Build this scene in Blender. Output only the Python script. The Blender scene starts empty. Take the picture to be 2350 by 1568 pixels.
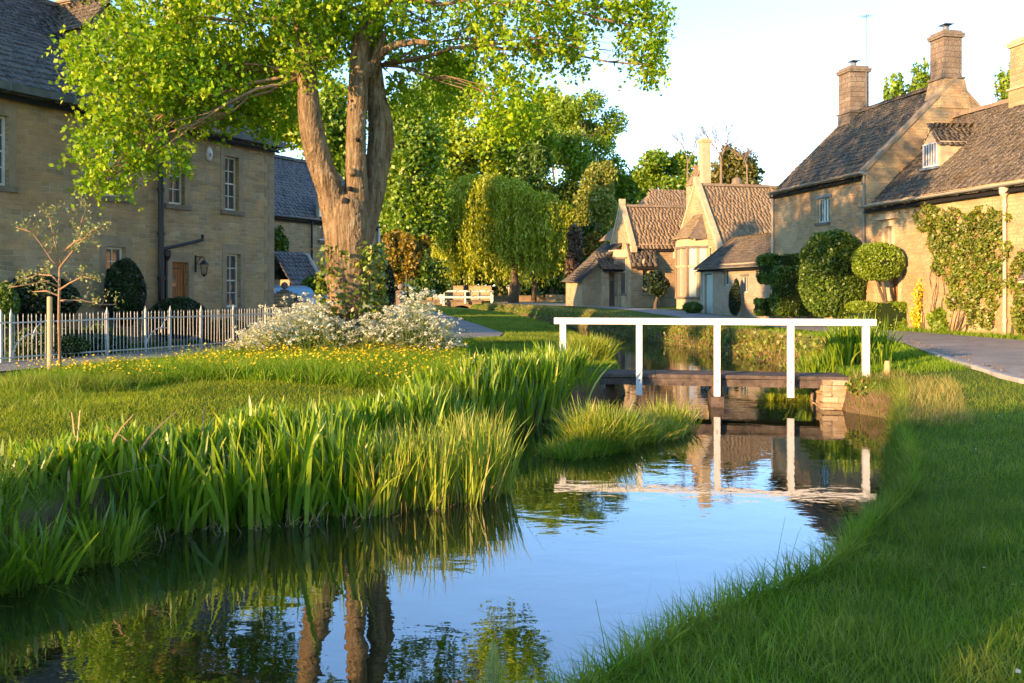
import bpy, math, random
import numpy as np
from mathutils import Vector, Matrix
rng = np.random.default_rng(7); random.seed(7)
S = bpy.context.scene
col = S.collection
# ------------------------------------------------------------------ camera
CH, HY, F = 2.275, 665.0, 2100.0          # eye height above the water, horizon row, focal length on a 2350 px wide picture
cam = bpy.data.objects.new('camera', bpy.data.cameras.new('camera')); col.objects.link(cam)
cam.location = (0, 0, CH); cam.rotation_euler = (math.radians(90), 0, 0)
cam.data.sensor_width = 36; cam.data.lens = 36 * F / 2350; cam.data.shift_y = -(784 - HY) / 2350
cam.data.clip_start = 0.05; cam.data.clip_end = 3000
S.camera = cam
# ------------------------------------------------------------------ light
SUN_AZ = (0.71, 0.70); SUN_EL = math.radians(10.0)
W = bpy.data.worlds.new('World'); S.world = W; W.use_nodes = True
wn = W.node_tree; bg = wn.nodes['Background']
sky = wn.nodes.new('ShaderNodeTexSky'); sky.sky_type = 'NISHITA'; sky.sun_disc = False
sky.sun_elevation = SUN_EL; sky.sun_rotation = math.atan2(-SUN_AZ[0], -SUN_AZ[1])
sky.altitude = 100; sky.air_density = 0.75; sky.dust_density = .0; sky.ozone_density = 1.9
wn.links.new(sky.outputs[0], bg.inputs[0]); bg.inputs[1].default_value = 0.125
sl = bpy.data.lights.new('sun', 'SUN'); sl.energy = 2.9; sl.angle = math.radians(0.6); sl.color = (1.0, 0.60, 0.28)
sun = bpy.data.objects.new('sun', sl); col.objects.link(sun); sun.location = (-30, -30, 30)
_h = math.hypot(*SUN_AZ)
sun.rotation_euler = Vector((SUN_AZ[0] / _h * math.cos(SUN_EL), SUN_AZ[1] / _h * math.cos(SUN_EL), -math.sin(SUN_EL))).to_track_quat('-Z', 'Y').to_euler()
S.view_settings.view_transform = 'Standard'; S.view_settings.look = 'None'; S.view_settings.gamma = 1
S.view_settings.exposure = 2.42
S.render.engine = 'CYCLES'
cy = S.cycles
cy.use_adaptive_sampling = True; cy.adaptive_threshold = 0.015; cy.adaptive_min_samples = 16
cy.max_bounces = 8; cy.diffuse_bounces = 3; cy.glossy_bounces = 3; cy.transmission_bounces = 3; cy.transparent_max_bounces = 4
cy.sample_clamp_indirect = 6; cy.use_denoising = True; cy.caustics_reflective = False; cy.caustics_refractive = False
cy.time_limit = 900
# ------------------------------------------------------------------ helpers
def P(x, y, Y):
    return Vector(((x - 1175) / F * Y, Y, CH + (HY - y) * Y / F))
def tag(o, label=None, cat=None, group=None, kind=None):
    if label: o['label'] = label
    if cat: o['category'] = cat
    if group: o['group'] = group
    if kind: o['kind'] = kind
    return o
def thing(name, label, cat, loc=(0, 0, 0), rotz=0, group=None):
    o = bpy.data.objects.new(name, None); o.empty_display_size = .3; col.objects.link(o)
    o.location = loc; o.rotation_euler = (0, 0, rotz)
    return tag(o, label, cat, group)
def obj(name, me, mat, parent=None):
    o = bpy.data.objects.new(name, me); col.objects.link(o)
    if mat: me.materials.append(mat)
    if parent: o.parent = parent
    return o
def mesh_np(name, V, Fc, smooth=False):
    V = np.asarray(V, dtype=np.float32); Fc = np.asarray(Fc, dtype=np.int32)
    me = bpy.data.meshes.new(name); n, k = Fc.shape
    me.vertices.add(len(V)); me.vertices.foreach_set('co', V.ravel())
    me.loops.add(n * k); me.loops.foreach_set('vertex_index', Fc.ravel())
    me.polygons.add(n); me.polygons.foreach_set('loop_start', np.arange(0, n * k, k, dtype=np.int32))
    if smooth: me.polygons.foreach_set('use_smooth', np.ones(n, dtype=bool))
    me.update(calc_edges=True)
    return me
class MB:
    def __init__(s): s.v = []; s.f = []
    def poly(s, pts):
        b = len(s.v); s.v += [tuple(p) for p in pts]; s.f.append(tuple(range(b, b + len(pts))))
    def hexa(s, p):        # 8 corners: 0-3 bottom ring, 4-7 top ring
        b = len(s.v); s.v += [tuple(q) for q in p]
        for f in ((0, 3, 2, 1), (4, 5, 6, 7), (0, 1, 5, 4), (1, 2, 6, 5), (2, 3, 7, 6), (3, 0, 4, 7)):
            s.f.append(tuple(b + i for i in f))
    def box(s, x0, x1, y0, y1, z0, z1):
        s.hexa([(x0, y0, z0), (x1, y0, z0), (x1, y1, z0), (x0, y1, z0), (x0, y0, z1), (x1, y0, z1), (x1, y1, z1), (x0, y1, z1)])
    def tbox(s, T, u0, u1, z0, z1, d0, d1):   # box in wall space
        s.hexa([T(u0, z0, d0), T(u1, z0, d0), T(u1, z0, d1), T(u0, z0, d1), T(u0, z1, d0), T(u1, z1, d0), T(u1, z1, d1), T(u0, z1, d1)])
    def beam(s, a, b, w, h):                  # square bar between two points
        a = Vector(a); b = Vector(b); d = (b - a).normalized()
        up = Vector((0, 0, 1)) if abs(d.z) < .9 else Vector((0, 1, 0))
        r = d.cross(up).normalized() * w / 2; u = r.cross(d).normalized() * h / 2
        s.hexa([a - r - u, a + r - u, b + r - u, b - r - u, a - r + u, a + r + u, b + r + u, b - r + u])
    def tube(s, pts, rad, n=8, cap=True, jit=0):
        pts = [Vector(p) for p in pts]; b = len(s.v); m = len(pts)
        if not hasattr(rad, '__len__'): rad = [rad] * m
        for i, p in enumerate(pts):
            d = (pts[min(i + 1, m - 1)] - pts[max(i - 1, 0)]).normalized()
            a = d.cross(Vector((0, 1, 0)) if abs(d.y) < .8 else Vector((1, 0, 0))).normalized(); c = d.cross(a)
            for k in range(n):
                t = 2 * math.pi * k / n; r = rad[i] * (1 + (random.uniform(-jit, jit) if jit else 0))
                s.v.append(tuple(p + a * (math.cos(t) * r) + c * (math.sin(t) * r)))
        for i in range(m - 1):
            for k in range(n):
                k2 = (k + 1) % n
                s.f.append((b + i * n + k, b + i * n + k2, b + (i + 1) * n + k2, b + (i + 1) * n + k))
        if cap:
            s.f.append(tuple(b + k for k in range(n - 1, -1, -1))); s.f.append(tuple(b + (m - 1) * n + k for k in range(n)))
    def lathe(s, prof, c=(0, 0), n=16):       # prof: list of (r, z)
        b = len(s.v)
        for r, z in prof:
            for k in range(n):
                t = 2 * math.pi * k / n; s.v.append((c[0] + r * math.cos(t), c[1] + r * math.sin(t), z))
        for i in range(len(prof) - 1):
            for k in range(n):
                k2 = (k + 1) % n; s.f.append((b + i * n + k, b + i * n + k2, b + (i + 1) * n + k2, b + (i + 1) * n + k))
        s.f.append(tuple(b + k for k in range(n))); s.f.append(tuple(b + (len(prof) - 1) * n + k for k in range(n)))
    def build(s, name, mat, parent=None, smooth=False):
        me = bpy.data.meshes.new(name); me.from_pydata(s.v, [], s.f)
        if smooth: me.polygons.foreach_set('use_smooth', [True] * len(me.polygons))
        me.update(); return obj(name, me, mat, parent)
# ------------------------------------------------------------------ materials
class NT:
    def __init__(s, name):
        s.m = bpy.data.materials.new(name); s.m.use_nodes = True; s.t = s.m.node_tree; s.t.nodes.clear()
        s.out = s.t.nodes.new('ShaderNodeOutputMaterial')
    def n(s, typ, ins={}, **kw):
        nd = s.t.nodes.new('ShaderNode' + typ)
        for k, v in kw.items(): setattr(nd, k, v)
        for k, v in ins.items():
            if hasattr(v, 'is_linked') or isinstance(v, bpy.types.NodeSocket): s.t.links.new(v, nd.inputs[k])
            else: nd.inputs[k].default_value = v
        return nd
    def ramp(s, fac, stops, interp='LINEAR'):
        r = s.n('ValToRGB', {0: fac}); cr = r.color_ramp; cr.interpolation = interp
        while len(cr.elements) < len(stops): cr.elements.new(.5)
        for e, (p, c) in zip(cr.elements, stops): e.position = p; e.color = (*c, 1) if len(c) == 3 else c
        return r.outputs[0]
    def mix(s, fac, a, b, blend='MIX'):
        m = s.n('Mix', data_type='RGBA', blend_type=blend)
        for sock, v in ((m.inputs[0], fac), (m.inputs[6], a), (m.inputs[7], b)):
            if isinstance(v, bpy.types.NodeSocket): s.t.links.new(v, sock)
            elif isinstance(v, tuple): sock.default_value = (*v, 1)[:4]
            else: sock.default_value = v
        return m.outputs[2]
    def math(s, op, a, b=0.0, c=None):
        ins = {0: a, 1: b}
        if c is not None: ins[2] = c
        return s.n('Math', ins, operation=op).outputs[0]
    def noise(s, vec, scale, detail=4, rough=.6, dist=0):
        return s.n('TexNoise', {'Vector': vec, 'Scale': scale, 'Detail': detail, 'Roughness': rough, 'Distortion': dist}).outputs[0]
    def obj(s): return s.n('TexCoord').outputs['Object']
    def bump(s, h, strength=.5, dist=.02):
        return s.n('Bump', {'Height': h, 'Strength': strength, 'Distance': dist}).outputs[0]
    def surf(s, sh): s.t.links.new(sh, s.out.inputs[0]); return s.m
    def pbr(s, c, rough=.8, normal=None, spec=.3, metal=0):
        ins = {'Base Color': c if isinstance(c, bpy.types.NodeSocket) else (*c, 1), 'Roughness': rough, 'Specular IOR Level': spec, 'Metallic': metal}
        if normal is not None: ins['Normal'] = normal
        return s.surf(s.n('BsdfPrincipled', ins).outputs[0])
def stone_mat(name, c1, c2, c3, mortar, bw=.36, rh=.13, stain=.5, wash=None):
    t = NT(name); o = t.obj(); sp = t.n('SeparateXYZ', {0: o})
    n1 = t.noise(o, 1.3, 3); n2 = t.noise(o, 9, 4); n3 = t.noise(o, 45, 5, .7)
    u = t.math('ADD', sp.outputs[0], sp.outputs[1])
    u = t.math('ADD', u, t.math('MULTIPLY', t.math('SUBTRACT', n2, .5), .09))
    v = t.math('ADD', sp.outputs[2], t.math('MULTIPLY', t.math('SUBTRACT', n2, .5), .035))
    v = t.math('ADD', v, t.math('MULTIPLY', t.math('SUBTRACT', n1, .5), .16))
    vec = t.n('CombineXYZ', {0: u, 1: v}).outputs[0]
    b = t.n('TexBrick', {'Vector': vec, 'Color1': (*c1, 1), 'Color2': (*c2, 1), 'Mortar': (*mortar, 1), 'Scale': 1, 'Mortar Size': .012, 'Mortar Smooth': .3, 'Bias': 0, 'Brick Width': bw, 'Row Height': rh}, offset=.43, squash=.7, squash_frequency=3)
    b2 = t.n('TexBrick', {'Vector': vec, 'Color1': (0, 0, 0, 1), 'Color2': (1, 1, 1, 1), 'Mortar': (.3, .3, .3, 1), 'Scale': 1, 'Mortar Size': .0, 'Brick Width': bw * 1.0, 'Row Height': rh * 2}, offset=.31)
    c = t.mix(t.math('MULTIPLY', b2.outputs[0], .55), b.outputs[0], c3)
    c = t.mix(t.math('MULTIPLY', t.ramp(n1, [(.35, (0, 0, 0)), (.7, (1, 1, 1))]), stain), c, (c1[0] * .55, c1[1] * .52, c1[2] * .5))
    c = t.mix(.35, c, t.mix(n3, (.45, .43, .4), (1, 1, 1)), 'MULTIPLY')
    if wash: c = t.mix(t.ramp(t.noise(o, .55, 4, .7), [(.48, (0, 0, 0)), (.62, (1, 1, 1))]), c, wash)
    h = t.math('ADD', t.math('MULTIPLY', b.outputs[1], -1.0), t.math('ADD', t.math('MULTIPLY', n3, .8), t.math('MULTIPLY', b2.outputs[0], .35)))
    return t.pbr(c, .92, t.bump(h, 1.0, .035), .15)
def plain_mat(name, c, rough=.7, var=.25, scale=6, bump=.2, bscale=40, spec=.3, metal=0, c2=None):
    t = NT(name); o = t.obj(); n = t.noise(o, scale, 5, .65); nb = t.noise(o, bscale, 4, .6)
    cc = t.mix(t.ramp(n, [(.3, (0, 0, 0)), (.7, (1, 1, 1))]), tuple(x * (1 - var) for x in c), c2 or tuple(min(1, x * (1 + var)) for x in c))
    return t.pbr(cc, rough, t.bump(nb, bump, .01), spec, metal)
def tile_mat(name, dark, mid, light, lich, patch=None, rough=.85, spec=.25, moss=(.10, .09, .02)):
    t = NT(name); o = t.obj(); g = t.n('NewGeometry'); r = g.outputs['Random Per Island']
    c = t.ramp(r, [(0, dark), (.35, mid), (.72, light), (.9, mid), (1, light)], 'LINEAR')
    n = t.noise(o, 22, 5, .7); n0 = t.noise(o, 1.2, 4, .6)
    c = t.mix(t.ramp(n, [(.545, (0, 0, 0)), (.60, (.75, .75, .75))]), c, lich)
    c = t.mix(t.ramp(n0, [(.55, (0, 0, 0)), (.75, (.6, .6, .6))]), c, moss)
    nf = t.noise(o, 60, 4, .7)
    c = t.mix(.5, c, t.mix(nf, (.35, .35, .35), (1, 1, 1)), 'MULTIPLY')
    return t.pbr(c, rough, t.bump(nf, .6, .01), spec)
def leaf_mat(name, ca, cb, cc=None, trans=.45, rough=.5, gloss=.04, patch=None):
    t = NT(name); g = t.n('NewGeometry'); r = g.outputs['Random Per Island']
    st = [(0, ca), (1, cb)] if cc is None else [(0, ca), (.8, cb), (.93, cc), (1, cc)]
    c = t.ramp(r, st)
    o = t.obj(); n = t.noise(o, .8, 3)
    c = t.mix(t.ramp(n, [(.35, (0, 0, 0)), (.65, (.5, .5, .5))]), c, tuple(x * .6 for x in ca))
    if patch: c = t.mix(t.ramp(t.noise(o, 1.7, 5, .7, .5), [(.44, (0, 0, 0)), (.64, (.75, .75, .75))]), c, patch); c = t.mix(t.ramp(t.noise(o, .45, 3, .6), [(.5, (0, 0, 0)), (.7, (.6, .6, .6))]), c, tuple(x * .45 for x in ca))
    d = t.n('BsdfDiffuse', {0: c}); tr = t.n('BsdfTranslucent', {0: t.mix(1.0, c, (1.0, 1.0, .35), 'MULTIPLY')})
    m = t.n('MixShader', {0: trans, 1: d.outputs[0], 2: tr.outputs[0]})
    gl = t.n('BsdfGlossy', {0: (1, 1, 1, 1), 'Roughness': rough})
    return t.surf(t.n('MixShader', {0: gloss, 1: m.outputs[0], 2: gl.outputs[0]}).outputs[0])
M = {}
M['stone_left'] = stone_mat('stone_left', (.32, .245, .145), (.54, .41, .235), (.62, .38, .16), (.60, .52, .38), .38, .125, .45)
M['stone_right'] = stone_mat('stone_right', (.38, .265, .14), (.53, .39, .22), (.48, .29, .13), (.54, .43, .28), .34, .12, .3, wash=(.50, .375, .20))
M['stone_school'] = stone_mat('stone_school', (.40, .285, .16), (.50, .375, .225), (.42, .28, .14), (.32, .24, .14), .5, .17, .3, wash=(.46, .345, .20))
M['stone_shed'] = stone_mat('stone_shed', (.42, .34, .23), (.50, .42, .30), (.40, .30, .18), (.46, .40, .30), .34, .13, .35)
M['stone_wall'] = stone_mat('stone_wall', (.36, .27, .16), (.28, .21, .13), (.45, .32, .17), (.10, .08, .05), .4, .11, .5)
M['ashlar'] = plain_mat('ashlar', (.27, .21, .135), .9, .22, 3, .35, 50, .15)
M['ashlar_pale'] = plain_mat('ashlar_pale', (.46, .35, .21), .9, .18, 3, .35, 50, .15)
M['ashlar_dark'] = plain_mat('ashlar_dark', (.17, .14, .105), .9, .3, 4, .4, 50, .15)
M['chimney_stone'] = stone_mat('chimney_stone', (.20, .165, .125), (.30, .25, .19), (.25, .18, .12), (.16, .135, .1), .5, .22, .5)
M['tile_blue'] = tile_mat('tile_blue', (.035, .036, .042), (.065, .066, .074), (.11, .11, .12), (.30, .31, .33), rough=.6, spec=.4, moss=(.07, .06, .05))
M['tile_brown'] = tile_mat('tile_brown', (.04, .035, .028), (.075, .061, .045), (.12, .096, .068), (.40, .37, .30), moss=(.13, .09, .035))
M['tile_tan'] = tile_mat('tile_tan', (.17, .115, .065), (.23, .16, .095), (.29, .21, .125), (.44, .37, .27), moss=(.24, .14, .055))
M['tile_moss'] = tile_mat('tile_moss', (.15, .11, .06), (.2, .15, .08), (.26, .2, .12), (.42, .38, .3), moss=(.24, .19, .015))
M['lead'] = plain_mat('lead', (.11, .14, .17), .5, .3, 3, .2, 20, .5)
M['gutter'] = plain_mat('gutter', (.21, .205, .17), .5, .15, 4, .1, 30, .4)
M['cream_paint'] = plain_mat('cream_paint', (.46, .39, .28), .5, .1, 4, .1, 30, .4)
M['white_paint'] = plain_mat('white_paint', (.62, .60, .55), .6, .22, 4, .3, 60, .25)
t = NT('rail_paint'); o_ = t.obj(); mp = t.n('Mapping', {'Vector': o_, 'Scale': (9, 9, 1.6)}).outputs[0]; n = t.noise(mp, 2, 6, .75); n3 = t.noise(o_, 3, 5, .7)
c = t.mix(t.ramp(n, [(.30, (1, 1, 1)), (.46, (0, 0, 0))]), (.64, .62, .57), (.36, .37, .27)); c = t.mix(t.ramp(n3, [(.62, (0, 0, 0)), (.70, (.7, .7, .7))]), c, (.50, .49, .42))
M['rail_paint'] = t.pbr(c, .6, t.bump(n, .3, .01), .25)
M['mint_paint'] = plain_mat('mint_paint', (.38, .46, .40), .55, .1, 5, .1, 30, .3)
M['black_iron'] = plain_mat('black_iron', (.012, .012, .014), .45, .3, 6, .2, 40, .4)
M['fence_paint'] = plain_mat('fence_paint', (.42, .42, .39), .6, .3, 8, .3, 60, .3)
M['dark'] = plain_mat('dark_inside', (.012, .012, .012), .9, .1)
t = NT('glass'); o_ = t.obj()
M['glass'] = t.surf(t.n('MixShader', {0: t.math('ADD', t.n('Fresnel', {'IOR': 1.5}).outputs[0], .12), 1: t.n('BsdfDiffuse', {0: t.mix(t.noise(o_, 2.5, 3), (.02, .022, .025), (.10, .105, .11))}).outputs[0], 2: t.n('BsdfGlossy', {'Roughness': .03, 'Normal': t.bump(t.noise(o_, 3, 2), .06, .02)}).outputs[0]}).outputs[0])
t = NT('curtain_glass'); o_ = t.obj()
M['curtain'] = t.surf(t.n('MixShader', {0: .12, 1: t.n('BsdfDiffuse', {0: (.26, .24, .19, 1)}).outputs[0], 2: t.n('BsdfGlossy', {'Roughness': .05}).outputs[0]}).outputs[0])
def wood_mat(name, a, b, scale=(30, 30, 2)):
    t = NT(name); mp = t.n('Mapping', {'Vector': t.obj(), 'Scale': scale}).outputs[0]
    n = t.noise(mp, 1.5, 6, .65); c = t.ramp(n, [(.3, a), (.7, b)])
    return t.pbr(c, .7, t.bump(n, .4, .01), .25)
M['door_wood'] = wood_mat('door_wood', (.20, .075, .025), (.38, .16, .055), (12, 12, 1))
M['stake_wood'] = wood_mat('stake_wood', (.42, .25, .12), (.60, .40, .20))
M['old_wood'] = wood_mat('old_wood', (.07, .05, .035), (.17, .12, .085), (1.5, 20, 20))
# bark
t = NT('bark'); o_ = t.obj(); mp = t.n('Mapping', {'Vector': o_, 'Scale': (13, 13, 1.6)}).outputs[0]
n = t.noise(mp, 1.0, 7, .7, .6); n2 = t.noise(o_, 3.2, 4)
v = t.n('TexVoronoi', {'Vector': mp, 'Scale': .8, 'Randomness': 1}, feature='DISTANCE_TO_EDGE').outputs[0]
c = t.ramp(n, [(.32, (.045, .03, .014)), (.46, (.165, .115, .062)), (.66, (.32, .235, .135))])
c = t.mix(t.ramp(n2, [(.55, (0, 0, 0)), (.75, (.6, .6, .6))]), c, (.30, .26, .17))
M['bark'] = t.pbr(c, .95, t.bump(t.math('ADD', n, t.math('MULTIPLY', v, .6)), 1.0, .09), .1)
M['twig'] = plain_mat('twig', (.26, .17, .10), .9, .3, 20, .3, 60, .1)
M['far_bark'] = plain_mat('far_bark', (.10, .075, .05), .9, .4, 8, .3, 30, .1)
M['bare_bark'] = plain_mat('bare_bark', (.20, .15, .11), .9, .3, 8, .3, 30, .1)
# leaves
M['lime'] = leaf_mat('lime_leaf', (.15, .32, .006), (.38, .53, .012), (.52, .58, .03), .42, .5, .015)
M['tree_a'] = leaf_mat('tree_a', (.20, .33, .006), (.46, .54, .015), None, .35)
M['tree_b'] = leaf_mat('tree_b', (.10, .22, .006), (.30, .42, .012), None, .35)
M['tree_c'] = leaf_mat('tree_c', (.05, .12, .008), (.15, .24, .014), None, .3)
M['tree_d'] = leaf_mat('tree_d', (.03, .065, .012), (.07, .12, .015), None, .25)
M['olive'] = leaf_mat('olive_leaf', (.16, .20, .02), (.34, .37, .05), None, .3)
M['willow'] = leaf_mat('willow_leaf', (.28, .37, .010), (.66, .66, .03), None, .4)
M['orange'] = leaf_mat('orange_leaf', (.14, .12, .01), (.46, .30, .012), None, .35)
M['brown'] = leaf_mat('brown_leaf', (.10, .065, .035), (.17, .11, .06), None, .2)
M['russet'] = leaf_mat('russet_leaf', (.10, .12, .02), (.26, .22, .04), None, .3)
M['yew'] = leaf_mat('yew_leaf', (.010, .026, .007), (.03, .06, .012), None, .15)
M['box'] = leaf_mat('box_leaf', (.12, .21, .008), (.30, .40, .018), None, .3)
M['hedge_mid'] = leaf_mat('hedge_mid', (.04, .10, .008), (.17, .26, .014), None, .25)
M['climber'] = leaf_mat('climber_leaf', (.09, .17, .01), (.32, .36, .03), (.46, .30, .12), .35)
M['ivy'] = leaf_mat('ivy_leaf', (.06, .13, .01), (.28, .36, .03), (.35, .2, .05), .3)
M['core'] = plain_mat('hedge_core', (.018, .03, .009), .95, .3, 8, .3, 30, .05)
M['sapling'] = leaf_mat('sapling_leaf', (.22, .28, .08), (.42, .45, .18), None, .4)
M['grass'] = leaf_mat('grass_blade', (.10, .21, .008), (.27, .42, .02), (.38, .40, .08), .5, .5, .015, patch=(.36, .38, .06))
M['lawn'] = leaf_mat('lawn_blade', (.20, .30, .006), (.38, .46, .014), (.40, .38, .06), .4, .5, .01, patch=(.32, .36, .03))
M['meadow'] = leaf_mat('meadow_blade', (.10, .24, .008), (.28, .42, .02), (.38, .44, .08), .42, .5, .01)
M['bankgrass'] = leaf_mat('bank_grass', (.15, .18, .02), (.40, .33, .07), (.52, .36, .13), .35)
M['reed'] = leaf_mat('reed_leaf', (.09, .21, .006), (.33, .48, .014), (.56, .60, .07), .45, .4, .03)
M['sedge'] = leaf_mat('sedge_leaf', (.16, .26, .008), (.46, .54, .025), (.56, .42, .10), .42)
M['drystalk'] = leaf_mat('dry_stalk', (.28, .17, .07), (.42, .29, .13), None, .2)
M['white_flower'] = leaf_mat('white_flower', (.66, .67, .52), (.85, .85, .74), None, .3)
M['yellow_flower'] = leaf_mat('yellow_flower', (.78, .56, .01), (.85, .68, .03), None, .25)
M['pink_flower'] = leaf_mat('pink_flower', (.6, .4, .38), (.75, .6, .55), None, .25)
M['stem'] = leaf_mat('stem_green', (.10, .15, .03), (.2, .26, .05), None, .2)
# ground
t = NT('ground_soil'); o_ = t.obj(); n = t.noise(o_, 1.1, 5); n2 = t.noise(o_, 22, 5, .7)
zz = t.n('SeparateXYZ', {0: o_}).outputs[2]
c = t.mix(n, (.06, .13, .006), (.13, .20, .012)); c = t.mix(t.math('MULTIPLY', n2, .7), c, (.05, .05, .018))
soil = t.mix(n2, (.06, .04, .025), (.20, .14, .085))
wet = t.ramp(t.math('ADD', zz, t.math('MULTIPLY', t.math('SUBTRACT', n2, .5), .5)), [(.36, (1, 1, 1)), (.52, (0, 0, 0))])
M['ground'] = t.pbr(t.mix(wet, c, soil), .95, t.bump(n2, .8, .05), .1)
t = NT('asphalt'); o_ = t.obj(); n = t.noise(o_, 90, 3, .8); n2 = t.noise(o_, .9, 5, .6)
M['asphalt'] = t.pbr(t.mix(t.ramp(t.noise(o_, .7, 6, .75, 1.0), [(.42, (0, 0, 0)), (.60, (1, 1, 1))]), t.mix(n, (.13, .125, .11), (.26, .245, .215)), t.mix(n, (.19, .18, .155), (.36, .335, .29))), .9, t.bump(n, .5, .01), .2)
M['kerb'] = plain_mat('kerb', (.33, .32, .30), .85, .25, 3, .3, 50, .2)
# water
t = NT('water'); o_ = t.obj(); mp = t.n('Mapping', {'Vector': o_, 'Scale': (1, 1.6, 1)}).outputs[0]
n = t.noise(mp, 1.6, 3, .55, .4); n2 = t.noise(mp, 9, 2, .5)
h = t.math('ADD', n, t.math('MULTIPLY', n2, .10))
bn = t.bump(h, 1.0, .0028)
fr = t.n('Fresnel', {'IOR': 3.6, 'Normal': bn}).outputs[0]
d = t.n('BsdfDiffuse', {0: (.010, .014, .005, 1)}); g = t.n('BsdfGlossy', {0: (.92, .95, 1, 1), 'Roughness': .012, 'Normal': bn})
M['water'] = t.surf(t.n('MixShader', {0: fr, 1: d.outputs[0], 2: g.outputs[0]}).outputs[0])
# ------------------------------------------------------------------ stream and terrain
_LY = [-60, 0, 5, 6.5, 7.5, 8.6, 9.5, 10.5, 11.5, 13, 15, 17, 18.5, 20, 24, 28, 38, 55, 75, 90, 100, 130]
_LX = [-40, -7, -4.5, -4.0, -3.8, -3.5, -2.6, -1.5, -1.0, -.75, 0, 1.35, 2.15, 2.6, 2.9, 3.3, 2.8, .6, -4.0, -7.4, -10, -18]
_RY = [-60, 0, 3, 3.55, 3.93, 4.36, 4.97, 5.57, 6.6, 7.36, 8.6, 10.7, 13.1, 15, 16.2, 17.0, 18.6, 19.5, 22, 26, 32, 40, 57, 75, 90, 100, 130]
_RX = [-34, -2.6, -.65, -.2, .1, .48, 1.05, 1.65, 2.32, 2.85, 3.45, 4.25, 5.25, 6.15, 6.5, 6.1, 6.3, 6.6, 7.5, 8.0, 7.7, 6.1, 3.5, -.6, -4.5, -7, -15]
def Lx(y): return np.interp(y, _LY, _LX)
def Rx(y): return np.interp(y, _RY, _RX)
def sst(t): t = np.clip(t, 0, 1); return t * t * (3 - 2 * t)
def gz(x, y):
    x = np.asarray(x, float); y = np.asarray(y, float); L = Lx(y); R = Rx(y)
    rise = .22 * sst((y - 32) / 25.)
    dl = L - x; dr = x - R
    zl = .58 + .19 * sst(dl / 5.) + rise + .06 * sst((y - 12) / 6.) * (1 - sst(dl / 6.))
    zr = .60 + .20 * sst(dr / 4.) + rise
    bump = .03 * np.sin(x * 1.7 + y * .6) * np.sin(y * 1.3 - x * .4) * (1 - sst((np.abs(x) - 6) / 2.)) * (1 - sst((y - 14) / 4.))
    bl = np.where(dl > dr, dl, dr); w = np.where(y < 30, .38, .7)
    k = sst((bl + .05) / w)
    z = np.where(dl > dr, zl, zr) + bump
    return -.45 * (1 - k) + z * k
offs = [0, .06, .12, .18, .25, .33, .42, .55, .8, 1.1, 1.5, 2, 2.6, 3.3, 4.2, 5.3, 6.6, 8, 10, 13, 17, 23, 32, 50, 80, 140, 260, 500]
ys = np.concatenate([np.arange(-60, -2, 3), np.arange(-2, 30, .25), np.arange(30, 100, 1.0), [105, 110, 120, 135, 160, 200, 260, 350, 500, 800, 1500]])
rows = []
for y in ys:
    L, R = float(Lx(y)), float(Rx(y))
    xs = [L - o for o in reversed(offs)] + [L + .1, L + (R - L) * .3, L + (R - L) * .7, R - .1] + [R + o for o in offs]
    xs = np.array(xs); rows.append(np.stack([xs, np.full_like(xs, y), gz(xs, y)], 1))
V = np.concatenate(rows); nx = len(rows[0]); ny = len(rows)
ii = (np.arange(ny - 1)[:, None] * nx + np.arange(nx - 1)[None]).ravel()
tag(obj('ground', mesh_np('ground', V, np.stack([ii, ii + 1, ii + nx + 1, ii + nx], 1), True), M['ground']), kind='structure')
wy = np.concatenate([np.arange(-60, 100, 2.0), [99]]); Vw = []
for y in wy: Vw += [(float(Lx(y)) - .6, y, 0), (float(Rx(y)) + .6, y, 0)]
ii = np.arange(len(wy) - 1) * 2
tag(obj('water', mesh_np('water', Vw, np.stack([ii, ii + 1, ii + 3, ii + 2], 1)), M['water']), kind='structure')
def sheet(name, A, B, mat, dz=.02, step=1.0, ncross=10):
    # surface between polyline A and polyline B (same number of points), laid on the ground
    A = np.array(A, float); B = np.array(B, float); V = []; k = 0
    pts = []
    for i in range(len(A) - 1):
        n = max(1, int(max(np.linalg.norm(A[i + 1] - A[i]), np.linalg.norm(B[i + 1] - B[i])) / step))
        for j in range(n): pts.append((A[i] + (A[i + 1] - A[i]) * j / n, B[i] + (B[i + 1] - B[i]) * j / n))
    pts.append((A[-1], B[-1]))
    for a, b in pts:
        for c in range(ncross + 1):
            p = a + (b - a) * c / ncross; V.append((p[0], p[1], float(gz(p[0], p[1])) + dz))
    m = ncross + 1; ii = (np.arange(len(pts) - 1)[:, None] * m + np.arange(ncross)[None]).ravel()
    return obj(name, mesh_np(name, V, np.stack([ii, ii + 1, ii + m + 1, ii + m], 1)), mat)
roadN = [(8.6, 5), (8.3, 12), (8.5, 15.2), (9.1, 18.7), (9.9, 21.6), (10.9, 25.4), (11.2, 30), (10.2, 36), (8.9, 41), (7.6, 50), (7.0, 57), (4.6, 68), (1.5, 78), (-3, 86)]
roadF = [(19.2, 5), (17.6, 12), (16.9, 15.2), (16.2, 18.7), (15.6, 21.6), (14.9, 25.4), (14.1, 30), (12.9, 36), (11.9, 41), (10.15, 50), (9.6, 57), (7.5, 66.5), (5.5, 82), (0, 94)]
tag(sheet('road', roadN, roadF, M['asphalt'], .025), kind='structure')
def offset_line(pl, d):
    pl = np.array(pl, float); t = np.gradient(pl, axis=0); t /= np.linalg.norm(t, axis=1)[:, None]
    return pl + np.stack([-t[:, 1], t[:, 0]], 1) * d
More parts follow.
